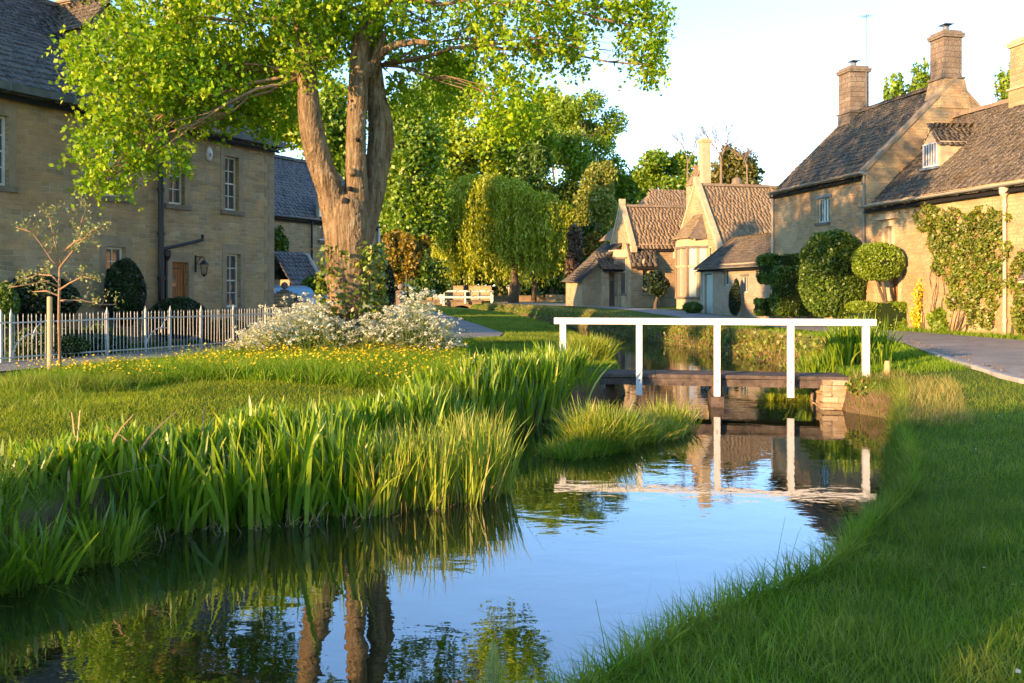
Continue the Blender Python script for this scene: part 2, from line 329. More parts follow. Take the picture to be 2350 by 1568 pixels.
def strip_solid(name, pl, w, h, mat, kind='structure', z0=-.1):
    pl = np.array(pl, float); dense = []
    for i in range(len(pl) - 1):
        n = max(1, int(np.linalg.norm(pl[i + 1] - pl[i]) / .9))
        for j in range(n): dense.append(pl[i] + (pl[i + 1] - pl[i]) * j / n)
    dense.append(pl[-1]); dense = np.array(dense); a = offset_line(dense, w / 2); b = offset_line(dense, -w / 2); mb = MB()
    for i in range(len(dense) - 1):
        z1 = float(gz(*dense[i])); z2 = float(gz(*dense[i + 1])); e = (dense[i + 1] - dense[i]) * .008
        mb.hexa([(a[i][0] + e[0], a[i][1] + e[1], z1 + z0), (b[i][0] + e[0], b[i][1] + e[1], z1 + z0), (*b[i + 1], z2 + z0), (*a[i + 1], z2 + z0),
                 (a[i][0] + e[0], a[i][1] + e[1], z1 + h), (b[i][0] + e[0], b[i][1] + e[1], z1 + h), (*b[i + 1], z2 + h), (*a[i + 1], z2 + h)])
    o = mb.build(name, mat); tag(o, kind=kind); return o
strip_solid('kerb', roadN[1:5], .12, .075, M['kerb'])
pathN = [(-12.2, 11), (-9.3, 16.6), (-7.6, 20.2), (-5.2, 23.6), (-2.2, 26.6), (-.4, 29.5), (-.3, 32), (-1.4, 38), (-4.0, 51), (-8.0, 66), (-12, 80)]
pathF = [(-14.2, 11.2), (-11.2, 17.6), (-9.6, 21), (-7.9, 24.2), (-6.6, 27), (-5.6, 30), (-4.9, 33), (-5.0, 38), (-7.4, 51), (-11.2, 66), (-15, 80)]
tag(sheet('path', pathN, pathF, M['asphalt'], .022), kind='structure')
# ------------------------------------------------------------------ plants
def blades(name, B, length, width, mat, parent=None, segs=3, lean=.25, bend=.35, az=None, shape='grass', droop=0):
    B = np.asarray(B, float); n = len(B); length = np.broadcast_to(length, n) * rng.uniform(.7, 1.15, n); width = np.broadcast_to(width, n) * rng.uniform(.7, 1.2, n)
    a = rng.uniform(0, 2 * np.pi, n) if az is None else az
    ld = np.stack([np.cos(a), np.sin(a), np.zeros(n)], 1); th = np.abs(rng.normal(0, lean, n)); bd = np.abs(rng.normal(0, bend, n))
    wa = rng.uniform(0, 2 * np.pi, n); wd = np.stack([np.cos(wa), np.sin(wa), np.zeros(n)], 1)
    V = np.zeros((n, segs + 1, 2, 3), np.float32)
    for k in range(segs + 1):
        t = k / segs
        p = B + (ld * np.sin(th)[:, None] + np.array([0, 0, 1.]) * np.cos(th)[:, None]) * (length * t)[:, None]
        p = p + ld * (bd * length * t * t)[:, None] - np.array([0, 0, 1.]) * ((bd ** 2 * .6 + droop) * length * t ** 2.5)[:, None]
        w = {'grass': 1 - t ** 1.5, 'sword': (.62 + 1.1 * t - 1.72 * t ** 3) if t < 1 else 0, 'line': 1 - .7 * t}[shape]
        hw = wd * (width * max(w, .03) / 2)[:, None]
        V[:, k, 0] = p - hw; V[:, k, 1] = p + hw
    V = V.reshape(-1, 3); m = (segs + 1) * 2
    b = (np.arange(n) * m)[:, None] + (np.arange(segs) * 2)[None]; b = b.ravel()
    return obj(name, mesh_np(name, V, np.stack([b, b + 1, b + 3, b + 2], 1)), mat, parent)
def quads(C, size, up=.05, aspect=1.5, hang=None, fold=.18):
    C = np.asarray(C, float); n = len(C); s = np.broadcast_to(size, n) * rng.uniform(.65, 1.25, n)
    N = rng.normal(0, 1, (n, 3)); N[:, 2] = np.abs(N[:, 2]) + up; N /= np.linalg.norm(N, axis=1)[:, None]
    A = rng.normal(0, 1, (n, 3))
    if hang is not None: A = A * (1 - hang) + np.array([0, 0, -1.]) * hang
    A -= N * (A * N).sum(1)[:, None]; A /= np.linalg.norm(A, axis=1)[:, None] + 1e-9
    Bv = np.cross(N, A); sa = (s * aspect / 2)[:, None]; sb = (s / 2)[:, None]
    V = np.stack([C - A * sa, C - A * sa * .1 + Bv * sb + N * sb * fold * 2, C + A * sa, C - A * sa * .1 - Bv * sb + N * sb * fold * 2], 1).reshape(-1, 3)
    return V, np.arange(n * 4).reshape(n, 4)
def leaves(name, C, size, mat, parent=None, **kw):
    V, Fc = quads(C, size, **kw); return obj(name, mesh_np(name, V, Fc), mat, parent)
def in_ell(n, c, r, shell=0.0):
    d = rng.normal(0, 1, (n, 3)); d /= np.linalg.norm(d, axis=1)[:, None]
    q = rng.uniform(shell, 1, n) ** (1 / 3. if shell == 0 else 1)
    return np.asarray(c) + d * q[:, None] * np.asarray(r)
def cluster(C, k, sig):
    C = np.repeat(C, k, 0); return C + rng.normal(0, 1, C.shape) * sig
def crown_pts(n, c, r, lobes=16, lr=.42, shell=.55):
    out = []; c = np.asarray(c, float); r = np.asarray(r, float); cs = []
    for i in range(lobes):
        d = rng.normal(0, 1, 3); d /= np.linalg.norm(d); q = rng.uniform(.35, .78)
        lc = c + d * r * q; s = lr * rng.uniform(.7, 1.25); cs.append(lc)
        out.append(in_ell(n // lobes, lc, r * s * np.array([1, 1, .8]), shell))
    return np.concatenate(out), cs
def limb(a, b, n=6, wob=.08, sag=0):
    a = Vector(a); b = Vector(b); L = (b - a).length; out = []
    for i in range(n + 1):
        t = i / n; p = a.lerp(b, t); w = math.sin(math.pi * t) * L * wob
        out.append(p + Vector((random.uniform(-w, w), random.uniform(-w, w), random.uniform(-w, w) * .5 + sag * math.sin(math.pi * t) * L)))
    return out
def tree(name, label, cat, x, y, z0, h, cr, cz, mat, n=7000, leaf=.3, trunk=.3, lobes=24, lr=.44, group=None, bark='far_bark', hang=None, aspect=1.4, shell=.35, branches=9):
    T = thing(name, label, cat, (x, y, z0), 0, group)
    c = (0, 0, cz - z0); mb = MB(); pts, cs = crown_pts(n, c, cr, lobes, lr, shell)
    mb.tube(limb((0, 0, -.2), (random.uniform(-.4, .4), 0, cz - z0 + cr[2] * .5), 8, .02), [trunk * (1 - i / 9.5) for i in range(9)], 8)
    for q in cs[:branches]:
        st = Vector((0, 0, (cz - z0 - cr[2] * .6) + random.uniform(0, .6) * cr[2]))
        if st.z < .8: st.z = .8
        mb.tube(limb(st, q, 5, .07), [trunk * .38 * (1 - i / 6.2) for i in range(6)], 5)
    mb.build('trunk', M[bark], T, True)
    leaves('crown', pts, leaf, M[mat], T, hang=hang, aspect=aspect)
    return T
# ------------------------------------------------------------------ building kit
class Fr:
    def __init__(s, ox, oy, dx, dy):
        h = math.hypot(dx, dy); s.o = Vector((ox, oy, 0)); s.e = Vector((dx / h, dy / h, 0)); s.p = Vector((-dy / h, dx / h, 0)); s.ang = math.atan2(dy, dx)
    def w(s, u, d, z=0): return s.o + s.e * u + s.p * d + Vector((0, 0, z))
    def ray(s, x, y, d=0.0):          # where the sight line to a picture point meets the wall plane at depth d
        dr = Vector(((x - 1175) / F, 1, (HY - y) / F)); k = (d + s.o.dot(s.p)) / dr.dot(s.p)
        q = dr * k; return (q - s.o).dot(s.e), CH + q.z
    def rect(s, x0, x1, yt, yb, d=0.0):
        xm = (x0 + x1) / 2; return s.ray(x0, yt, d)[0], s.ray(x1, yt, d)[0], s.ray(xm, yb, d)[1], s.ray(xm, yt, d)[1]
def front(d0=0.0): return lambda u, z, d: (u, d0 + d, z)
def side_l(x0): return lambda u, z, d: (x0 + d, -u, z)     # wall facing -X, u runs toward -Y
def side_r(x0): return lambda u, z, d: (x0 - d, u, z)      # wall facing +X
def wall(mb, T, u0, u1, z0, z1, op=(), rv=.22):
    us = sorted({u0, u1, *[min(max(v, u0), u1) for o in op for v in o[:2]]}); zs = sorted({z0, z1, *[min(max(v, z0), z1) for o in op for v in o[2:]]})
    for a, b in zip(us, us[1:]):
        for c, d in zip(zs, zs[1:]):
            um, zm = (a + b) / 2, (c + d) / 2
            if any(o[0] < um < o[1] and o[2] < zm < o[3] for o in op): continue
            mb.poly([T(a, c, 0), T(b, c, 0), T(b, d, 0), T(a, d, 0)])
    for a, b, c, d in op:
        for p, q in (((a, c), (b, c)), ((b, c), (b, d)), ((b, d), (a, d)), ((a, d), (a, c))):
            mb.poly([T(*p, 0), T(*q, 0), T(*q, rv), T(*p, rv)])
def gable(mb, T, u0, u1, ze, zr): mb.poly([T(u0, ze, 0), T(u1, ze, 0), T((u0 + u1) / 2, zr, 0)])
def window(par, T, u0, u1, z0, z1, cols=2, rows=4, mat='white_paint', dep=.12, fw=.06, bw=.025, sill=None, sur=None, glass='glass', surm='ashlar', sash=True, name='window', bars=True):
    mb = MB(); f = fw; d0, d1 = dep, dep + .06
    mb.tbox(T, u0 + .003, u0 + f, z0, z1, d0, d1); mb.tbox(T, u1 - f, u1 - .003, z0, z1, d0, d1)
    mb.tbox(T, u0 + f, u1 - f, z0 + .003, z0 + f * 1.3, d0, d1); mb.tbox(T, u0 + f, u1 - f, z1 - f, z1 - .003, d0, d1)
    if bars:
        for i in range(1, cols):
            u = u0 + f + (u1 - u0 - 2 * f) * i / cols; mb.tbox(T, u - bw / 2, u + bw / 2, z0 + f * 1.3, z1 - f, d0 + .012, d1 - .01)
        for j in range(1, rows):
            z = z0 + f * 1.3 + (z1 - z0 - 2.3 * f) * j / rows; w = bw * (1.7 if sash and j * 2 == rows else 1)
            mb.tbox(T, u0 + f, u1 - f, z - w / 2, z + w / 2, d0 + .009, d1 - .006)
    wo = mb.build(name, M[mat], par)
    g = MB(); g.poly([T(u0 + .01, z0 + .01, d1 - .02), T(u1 - .01, z0 + .01, d1 - .02), T(u1 - .01, z1 - .01, d1 - .02), T(u0 + .01, z1 - .01, d1 - .02)]); g.build('pane', M[glass], wo)
    if sill:
        s = MB(); s.tbox(T, u0 - sill, u1 + sill, z0 - .14, z0 - .002, -.09, dep); s.build('sill', M[surm if sur is None else 'ashlar_dark'], wo)
    if sur:
        s = MB(); s.tbox(T, u0 - sur, u0 - .002, z0, z1, -.012, .1); s.tbox(T, u1 + .002, u1 + sur, z0, z1, -.012, .1); s.tbox(T, u0 - sur, u1 + sur, z1 + .002, z1 + sur * 1.5, -.014, .1)
        s.build('surround', M[surm], wo)
    return wo
def slates(name, parent, mat, O, e, s, L, Sl, clip=None, w=(.18, .42), h0=.30, h1=.17, th=.022, over=.0, smooth_sag=.03):
    O = Vector(O); e = Vector(e).normalized(); s = Vector(s).normalized(); n = e.cross(s)
    if n.z < 0: n = -n
    V = []; Fc = []; v = -over; r = 0
    ph = random.uniform(0, 6)
    while v < Sl:
        h = h0 + (h1 - h0) * max(v, 0) / Sl; u = -random.uniform(0, .3)
        while u < L:
            ww = random.uniform(*w) * (h / h0 * .5 + .5); uc, vc = u + ww / 2, v + h / 2
            if clip is None or clip(uc, vc):
                ua, ub = max(u, -.02), min(u + ww - .008, L + .02)
                if ub - ua > .04:
                    j = random.uniform(-.02, .02); k = random.uniform(0, .014); t2 = th * random.uniform(.7, 1.5); lf = h * 1.25
                    sg = lambda uu, vv: smooth_sag * (math.sin(uu * .9 + ph) + math.sin(vv * 1.7 + uu * .35 + ph)) - smooth_sag * 2
                    b = len(V)
                    for du, dv, hh in ((ua, v + j, k + t2), (ub, v + j, k + t2 + random.uniform(-.006, .01)), (ub, v + lf, -.012), (ua, v + lf, -.012)):
                        p = O + e * du + s * dv + n * (hh + .02 + sg(du, dv)); V.append(tuple(p)); V.append(tuple(p - n * (t2 + .01)))
                    for f in ((0, 2, 4, 6), (0, 1, 3, 2), (0, 6, 7, 1), (2, 3, 5, 4)): Fc.append(tuple(b + i for i in f))
            u += ww
        v += h; r += 1
    o = obj(name, mesh_np(name, V, Fc), M[mat], parent)
    return o
def gable_roof(par, mat, x0, x1, y0, y1, ze, zr, ov=.12, sides=('f', 'b'), name='roof', **kw):
    # ridge along X between the eaves at y0 (front) and y1 (back)
    ym = (y0 + y1) / 2; rt = None; mb = MB(); hw = ym - y0; sl = math.hypot(hw, zr - ze)
    k = (zr - ze) / hw
    mb.poly([(x0 - .0, y0 - ov, ze - ov * k - .19), (x1, y0 - ov, ze - ov * k - .19), (x1, ym, zr - .19), (x0, ym, zr - .19)])
    mb.poly([(x0 - .0, y1 + ov, ze - ov * k - .19), (x1, y1 + ov, ze - ov * k - .19), (x1, ym, zr - .19), (x0, ym, zr - .19)])
    rt = mb.build(name, M['dark'], par)
    if 'f' in sides: slates('slates', rt, mat, (x0, y0 - ov, ze - ov * k), (1, 0, 0), (0, hw, zr - ze), x1 - x0, sl * (1 + ov / hw), **kw)
    if 'b' in sides: slates('slates', rt, mat, (x1, y1 + ov, ze - ov * k), (-1, 0, 0), (0, -hw, zr - ze), x1 - x0, sl * (1 + ov / hw), **kw)
    return rt
def ridge(par, mat, x0, x1, y, z, n=None, seg=.45):
    mb = MB(); x = x0
    while x < x1:
        b = min(x + seg, x1); h = random.uniform(-.01, .015); w = .15
        mb.hexa([(x, y - w, z - .12 + h), (b - .012, y - w, z - .12 + h), (b - .012, y + w, z - .12 + h), (x, y + w, z - .12 + h),
                 (x, y - .04, z + .06 + h), (b - .012, y - .04, z + .06 + h), (b - .012, y + .04, z + .06 + h), (x, y + .04, z + .06 + h)]); x = b
    return mb.build('ridge_tiles', M[mat], par)
def chimney(par, x, y, z0, z1, wx, wy, mat='chimney_stone', pots=1, cap='ashlar_dark', base=.45, rot=0):
    mb = MB(); bx, by = wx / 2 + .07, wy / 2 + .07; zb = z0 + (z1 - z0) * base
    mb.box(x - bx + .04, x + bx - .04, y - by + .04, y + by - .04, z0, zb); mb.box(x - wx / 2, x + wx / 2, y - wy / 2, y + wy / 2, zb, z1 - .28)
    c = mb.build('chimney', M[mat], par)
    m = MB(); m.box(x - bx - .02, x + bx + .02, y - by - .02, y + by + .02, zb - .04, zb + .03); m.build('chimney_band', M[cap], c); m = MB()
    m.box(x - bx, x + bx, y - by, y + by, z1 - .28, z1 - .2); m.box(x - bx - .02, x + bx + .02, y - by - .02, y + by + .02, z1 - .197, z1 - .1); m.box(x - wx / 2, x + wx / 2, y - wy / 2, y + wy / 2, z1 - .099, z1)
    m.build('chimney_cap', M[cap], c)
    if pots:
        for i in range(pots):
            px = x + (i - (pots - 1) / 2) * .4; p = MB(); p.lathe([(.13, z1), (.11, z1 + .22), (.13, z1 + .24)], (px, y)); p.box(px - .24, px + .24, y - .2, y + .2, z1 + .30, z1 + .325); p.box(px - .012, px + .012, y - .15, y + .15, z1 + .24, z1 + .3)
            p.build('chimney_pot', M['lead'], c)
    return c
def pipe(par, pts, r, mat, name='drainpipe', collars=0):
    mb = MB(); mb.tube(pts, r, 8)
    a, b = Vector(pts[0]), Vector(pts[-1])
    for i in range(collars):
        p = a.lerp(b, (i + .5) / collars); mb.tube([p - Vector((0, 0, .05)), p + Vector((0, 0, .05))], r * 1.35, 8)
    return mb.build(name, M[mat], par)
def gutter(par, x0, x1, y, z, mat, r=.06, drop=0):
    mb = MB(); n = 10; k = 7
    for i in range(n):
        xa, xb = x0 + (x1 - x0) * i / n, x0 + (x1 - x0) * (i + 1) / n
        za, zb = z - drop * i / n, z - drop * (i + 1) / n; ring = []
        for j in range(k):
            t = math.pi * j / (k - 1); ring.append((y - math.cos(t) * r, -math.sin(t) * r))
        for (ya, da), (yb, db) in zip(ring, ring[1:]): mb.poly([(xa, ya, za + da), (xb, ya, zb + da), (xb, yb, zb + db), (xa, yb, za + db)])
    return mb.build('gutter', M[mat], par)
# ------------------------------------------------------------------ left house
LH = Fr(-8.07, 31, 1021, 2100)
lh = thing('stone_house', 'long two storey stone house in shade with a brown door, behind the iron railings', 'house', LH.o, LH.ang)
T = front(); X0 = -13.5; ZE = 7.12; HW = 3.7; ZR = 10.85
ops = []; wins = []
for (a, b, yt, yb, c, r) in ((-42, 20, 262, 425, 2, 4), (240, 283, 300, 452, 2, 4), (387, 424, 338, 470, 2, 4), (516, 548, 360, 484, 2, 4), (243, 288, 567, 690, 2, 4), (520, 552, 583, 706, 2, 4)):
    u0, u1, z0, z1 = LH.rect(a, b, yt, yb); ops.append((u0, u1, z0, z1)); wins.append((c, r))
du0, du1, dz0, dz1 = LH.rect(395, 433, 602, 700); dz0 = .78; ops.append((du0, du1, dz0, dz1))
mb = MB(); wall(mb, T, X0, 0, .5, ZE, ops, .25); wall(mb, side_r(0), 0, 2 * HW, .5, ZE); gable(mb, side_r(0), 0, 2 * HW, ZE, ZR)
wall(mb, side_l(X0), -2 * HW, 0, .5, ZE); gable(mb, side_l(X0), -2 * HW, 0, ZE, ZR); wall(mb, front(2 * HW), X0, 0, .5, ZE)
mb.build('wall', M['stone_left'], lh)
for o, (c, r) in zip(ops, wins): window(lh, T, *o, c, r, sill=.2, sur=.2, dep=.14)
q = MB(); z = .6; k = 0
while z < ZE - .2:
    h = .28; w = .45 if k % 2 else .28; q.tbox(T, -w, .014, z, min(z + h - .012, ZE), -.013, .3); z += h; k += 1
q.build('quoins', M['ashlar'], lh)
d = MB(); n = 5
for i in range(n):
    a = du0 + .07 + (du1 - du0 - .14) * i / n; b = du0 + .07 + (du1 - du0 - .14) * (i + 1) / n - .012; d.tbox(T, a, b, dz0, dz1 - .07, .16, .2)
dd = d.build('door', M['door_wood'], lh)
d = MB(); d.tbox(T, du0 + .003, du0 + .07, dz0, dz1 - .003, .12, .2); d.tbox(T, du1 - .07, du1 - .003, dz0, dz1 - .003, .12, .2); d.tbox(T, du0 + .07, du1 - .07, dz1 - .07, dz1 - .003, .12, .2); d.build('door_frame', M['door_wood'], dd)
d = MB(); um = (du0 + du1) / 2; d.tbox(T, um - .25, um - .03, dz1 - .72, dz1 - .42, .145, .165); d.build('door_light', M['glass'], dd)
d = MB(); d.tbox(T, du0 + .1, du1 - .2, dz1 - .2, dz1 - .17, .15, .165); d.build('hinge', M['black_iron'], dd); d = MB(); d.tbox(T, um - .12, um + .12, dz0 + .95, dz0 + 1.02, .145, .162); d.build('letter_box', M['black_iron'], dd)
d = MB(); d.tbox(T, du0 - .2, du0 - .003, dz0, dz1, -.013, .1); d.tbox(T, du1 + .003, du1 + .2, dz0, dz1, -.013, .1); d.tbox(T, du0 - .2, du1 + .2, dz1 + .002, dz1 + .3, -.014, .1); d.build('door_surround', M['ashlar'], lh)
rf = gable_roof(lh, 'tile_blue', X0 - .1, .12, 0, 2 * HW, ZE + .16, ZR, ov=.22, sides=('f',), h0=.27, h1=.15)
ridge(rf, 'tile_brown', X0, .1, HW, ZR + .03)
g = MB(); g.hexa([(X0, -.36, ZE - .05), (.14, -.36, ZE - .05), (.14, -.0, ZE - .05), (X0, 0, ZE - .05), (X0, -.42, ZE + .12), (.14, -.42, ZE + .12), (.14, .0, ZE + .22), (X0, 0, ZE + .22)])
x = X0
while x < 0:
    g.box(x, x + .03, -.44, -.05, ZE - .07, ZE + .14); x += 1.8
g.build('gutter', M['lead'], lh)
g = MB(); g.box(X0, .05, -.1, -.003, ZE - .2, ZE - .052); g.build('eaves_board', M['black_iron'], lh)
for px, top, w in ((458, 13.1, .9), (222, 12.6, 1.1)):
    uu = -.55 if px == 458 else -4.7; chimney(lh, uu, HW, 10.2, top, w, .7, 'stone_right', pots=2, base=.35)
# dormer on the front slope
du = LH.ray(240, 150, 1.6)[0]; dm = MB()
dm.box(du - .7, du + .7, 1.5, 3.4, 8.6, 9.9); dm.poly([(du - .7, 1.499, 9.9), (du + .7, 1.499, 9.9), (du, 1.499, 10.7)]); dmo = dm.build('dormer', M['ashlar_dark'], lh)
window(dmo, front(1.35), du - .45, du + .45, 8.9, 9.8, 2, 2, dep=.05)
slates('dormer_roof', dmo, 'tile_brown', (du + .85, 1.4, 9.75), (0, 1, 0), (-.85, 0, .95), 2.2, 1.28); slates('dormer_roof', dmo, 'tile_brown', (du - .85, 3.6, 9.75), (0, -1, 0), (.85, 0, .95), 2.2, 1.28)
# pipes, lantern, alarm box
pu = LH.ray(362, 500)[0]
pp = pipe(lh, [(pu, -.14, ZE - .05), (pu, -.14, .7)], .085, 'black_iron', collars=5)
a = LH.ray(375, 571); b = LH.ray(457, 551)
pipe(lh, [(pu, -.14, a[1] - .1), (pu + .15, -.14, a[1]), (b[0], -.14, b[1]), (b[0], -.14, b[1] + .16)], .045, 'black_iron', 'waste_pipe')
pipe(lh, [(pu + .2, -.12, a[1] - .05), (pu + .2, -.12, .7)], .05, 'black_iron', 'waste_pipe')
h = MB(); h.lathe([(.06, a[1] - .35), (.12, a[1] - .22), (.13, a[1] - .05), (.1, a[1] - .04)], (pu + .2, -.14), 10); h.build('hopper', M['black_iron'], lh)
lu, lz = LH.ray(448, 590); ln = MB()
ln.tbox(T, lu - .02, lu + .02, lz - .45, lz + .05, -.04, -.002); ln.tube([(lu, -.03, lz), (lu, -.30, lz), (lu, -.36, lz - .04), (lu, -.36, lz - .12)], .014, 6); ln.tube([(lu, -.03, lz - .28), (lu, -.12, lz - .1), (lu, -.26, lz)], .01, 6)
lo = ln.build('wall_lantern', M['black_iron'], lh)
ln = MB(); ln.lathe([(.02, lz - .10), (.13, lz - .2), (.14, lz - .23), (.12, lz - .235)], (lu, -.36), 6); ln.lathe([(.07, lz - .56), (.08, lz - .53), (.03, lz - .6)], (lu, -.36), 6)
for k in range(6):
    t_ = k * math.pi / 3; ln.beam((lu + .12 * math.cos(t_), -.36 + .12 * math.sin(t_), lz - .23), (lu + .07 * math.cos(t_), -.36 + .07 * math.sin(t_), lz - .54), .012, .012)
ln.build('lantern_cage', M['black_iron'], lo)
au, az_ = LH.ray(478, 354); am = MB(); am.lathe([(.001, 0), (.15, .0), (.16, .03), (.13, .08), (.001, .09)], (0, 0), 18)
am.v = [(au + vx * .8, -v_z, az_ + vy * 1.5) for vx, vy, v_z in am.v]; ao = am.build('alarm_box', M['white_paint'], lh, True)
s_ = MB(); s_.tbox(T, au - .03, au + .03, az_ - .07, az_ + .03, -.1, -.06); s_.build('strobe', M['lead'], ao)
# ------------------------------------------------------------------ cottage behind
CT = Fr(-10.94, 42, 1021, 2100)
ct = thing('cottage', 'stone cottage with gabled porch, between the long shaded house and the big tree trunk', 'cottage', CT.o, CT.ang)
ze = CT.ray(680, 496)[1]; zr = ze + 3.3; x1 = CT.ray(868, 560)[0]
mb = MB(); wa = CT.rect(733, 760, 466, 552); ops = [wa, CT.rect(735, 775, 650, 700)]
wall(mb, T, -3.5, x1, .6, ze, ops, .2); wall(mb, side_r(x1), 0, 6, .6, ze); gable(mb, side_r(x1), 0, 6, ze, zr); wall(mb, side_l(-3.5), -6, 0, .6, ze); gable(mb, side_l(-3.5), -6, 0, ze, zr); wall(mb, front(6), -3.5, x1, .6, ze)
mb.build('wall', M['stone_left'], ct)
for o in ops: window(ct, T, *o, 2, 2, sill=.1, sur=.14)
rf = gable_roof(ct, 'tile_blue', -3.6, x1 + .15, 0, 6, ze, zr, sides=('f',), h0=.25, h1=.15); ridge(rf, 'tile_brown', -3.6, x1 + .1, 3, zr + .03)
gutter(ct, -3.5, x1, -.16, ze - .1, 'black_iron', .07)
pu = CT.ray(712, 560)[0]; pipe(ct, [(pu, -.1, ze - .1), (pu, -.1, .8)], .05, 'black_iron')
pu = CT.ray(866, 560)[0]; pipe(ct, [(pu, -.1, ze - .1), (pu, -.1, .8)], .07, 'white_paint')
pa = CT.ray(652, 640, -1.2)[0]; pb = CT.ray(722, 640, -1.2)[0]; pz = CT.ray(700, 640, -1.2)[1]
po = MB(); zt = CT.ray(710, 586, -1.2)[1]; pe = zt - 1.15
# porch ridge runs along the wall; its gable end faces right
po.box(pa, pb - .1, -1.5, -.003, .7, pe); po.poly([(pb - .1, -1.5, pe), (pb - .1, -.003, pe), (pb - .1, -.75, zt)]); pm = po.build('porch', M['stone_left'], ct)
slates('porch_roof', pm, 'tile_blue', (pa, -1.75, pe - .2), (1, 0, 0), (0, 1, 1.35), pb - pa, 1.72); slates('porch_roof', pm, 'tile_blue', (pb, .1, pe - .2), (-1, 0, 0), (0, -1, 1.35), pb - pa, 1.3)
po = MB(); po.beam((pb + .03, -1.75, pe - .25), (pb + .03, -.75, zt + .06), .04, .16); po.beam((pb + .03, .12, pe - .1), (pb + .03, -.75, zt + .06), .04, .16); po.beam((pb + .03, -1.5, .8), (pb + .03, -1.5, pe), .08, .08); po.build('bargeboard', M['white_paint'], pm)
# ------------------------------------------------------------------ right-hand houses
RH = Fr(13.66, 35.2, 415, -2100)
mh = thing('stone_house', 'tall honey stone house with two chimneys and one small pale green window', 'house', RH.o, RH.ang)
ZE = 6.9; ZR = 10.5; DW = 7.56; XL = -7.6
o1 = RH.rect(1876, 1904, 455, 511); mb = MB(); wall(mb, T, XL, 0, .4, ZE, [o1], .2)
sr = side_r(0); wall(mb, sr, 0, DW, .4, ZE); gable(mb, sr, 0, DW, ZE, ZR + .05); wall(mb, side_l(XL), -DW, 0, .4, ZE); gable(mb, side_l(XL), -DW, 0, ZE, ZR)
wall(mb, front(DW), XL, 0, .4, ZE); mb.build('wall', M['stone_right'], mh)
wo = window(mh, T, *o1, 4, 1, 'mint_paint', fw=.05, bw=.05, dep=.08, sash=False)
l = MB(); l.tbox(T, o1[0] - .12, o1[1] + .18, o1[3] + .003, o1[3] + .11, -.05, .1); l.build('lintel', M['lead'], wo); l = MB(); l.tbox(T, o1[0] - .12, o1[1] + .05, o1[2] - .1, o1[2] - .003, -.07, .1); l.build('sill', M['ashlar_dark'], wo)
rf = gable_roof(mh, 'tile_brown', XL - .15, -.28, 0, DW, ZE, ZR, ov=.2, h0=.33, h1=.17, sides=('f', 'b')); ridge(rf, 'tile_brown', XL - .1, -.3, DW / 2, ZR + .05)
cp = MB(); k = (ZR - ZE) / (DW / 2)
for sgn, ya in ((1, 0), (-1, DW)):
    cp.hexa([(-.3, ya - sgn * .12, ZE - .12 * k - .02), (.05, ya - sgn * .12, ZE - .12 * k - .02), (.05, DW / 2, ZR - .02), (-.3, DW / 2, ZR - .02),
             (-.3, ya - sgn * .12, ZE - .12 * k + .14), (.05, ya - sgn * .12, ZE - .12 * k + .14), (.05, DW / 2, ZR + .14), (-.3, DW / 2, ZR + .14)])
cp.build('coping', M['ashlar'], mh)
gutter(mh, XL - .1, .1, -.28, ZE - .12, 'gutter', .065)
g = MB(); g.box(XL, .0, -.22, -.003, ZE - .2, ZE - .1); g.build('eaves_board', M['cream_paint'], mh)
chimney(mh, XL + .55, DW / 2, 9.5, 12.65, 1.0, .95, pots=1, base=.32); chimney(mh, -.5, DW / 2, 9.7, 12.5, .85, .8, pots=1, base=.33, cap='ashlar_dark')
sb = MB(); sb.hexa([(-.95, DW / 2 - .75, 9.4), (.04, DW / 2 - .75, 9.4), (.04, DW / 2 + .75, 9.4), (-.95, DW / 2 + .75, 9.4), (-.95, DW / 2 - .45, 10.55), (.04, DW / 2 - .45, 10.55), (.04, DW / 2 + .45, 10.55), (-.95, DW / 2 + .45, 10.55)]); sb.build('chimney_base', M['stone_right'], mh)
pipe(mh, [(XL + .1, -.1, ZE - .15), (XL + .1, -.1, .8)], .055, 'cream_paint', collars=4); pipe(mh, [(-.1, -.08, ZE - .15), (-.1, -.08, .8)], .04, 'gutter')
an = MB(); ax = XL + 1.1; an.tube([(ax, DW / 2 + .3, 10.3), (ax, DW / 2 + .3, 15.0)], .02, 6); an.beam((ax - .35, DW / 2 + .3, 15), (ax + .35, DW / 2 + .3, 14.9), .02, .02)
for i in range(5): an.beam((ax - .3 + i * .15, DW / 2 + .05, 15 - i * .02), (ax - .3 + i * .15, DW / 2 + .55, 14.95 - i * .02), .012, .012)
an.build('aerial', M['lead'], mh)
rh = thing('stone_house', 'lower honey stone house with a dormer and leafy climbing roses, beside the road', 'house', RH.o, RH.ang)
ZE = 5.58; ZR = 9.07; XR = 15
o1 = RH.rect(2031, 2048, 520, 600); dr = RH.rect(2044, 2062, 640, 700); mb = MB()
dop = (o1[0], o1[1], o1[2], o1[3]); d2 = (dr[0], dr[1], .8, 2.75)
wall(mb, front(-.004), 0.004, XR, .4, ZE, [dop, d2], .2); wall(mb, side_r(XR), 0, DW, .4, ZE); gable(mb, side_r(XR), 0, DW, ZE, ZR); wall(mb, front(DW), 0.1, XR, .4, ZE)
mb.build('wall', M['stone_right'], rh)
window(rh, T, *dop, 2, 1, 'cream_paint', fw=.05, dep=.12, sur=.16, surm='ashlar_pale', glass='curtain', sash=False)
h = MB(); h.tbox(T, dop[0] - .35, dop[1] + .35, dop[3] + .26, dop[3] + .36, -.16, .05); h.tbox(T, dop[0] - .22, dop[1] + .22, dop[3] + .36, dop[3] + .44, -.08, .05)
h.tbox(T, dop[0] - .2, dop[1] + .25, dop[3] + .8, dop[3] + .86, -.18, .05); h.build('hood_moulding', M['ashlar_pale'], rh)
h = MB()
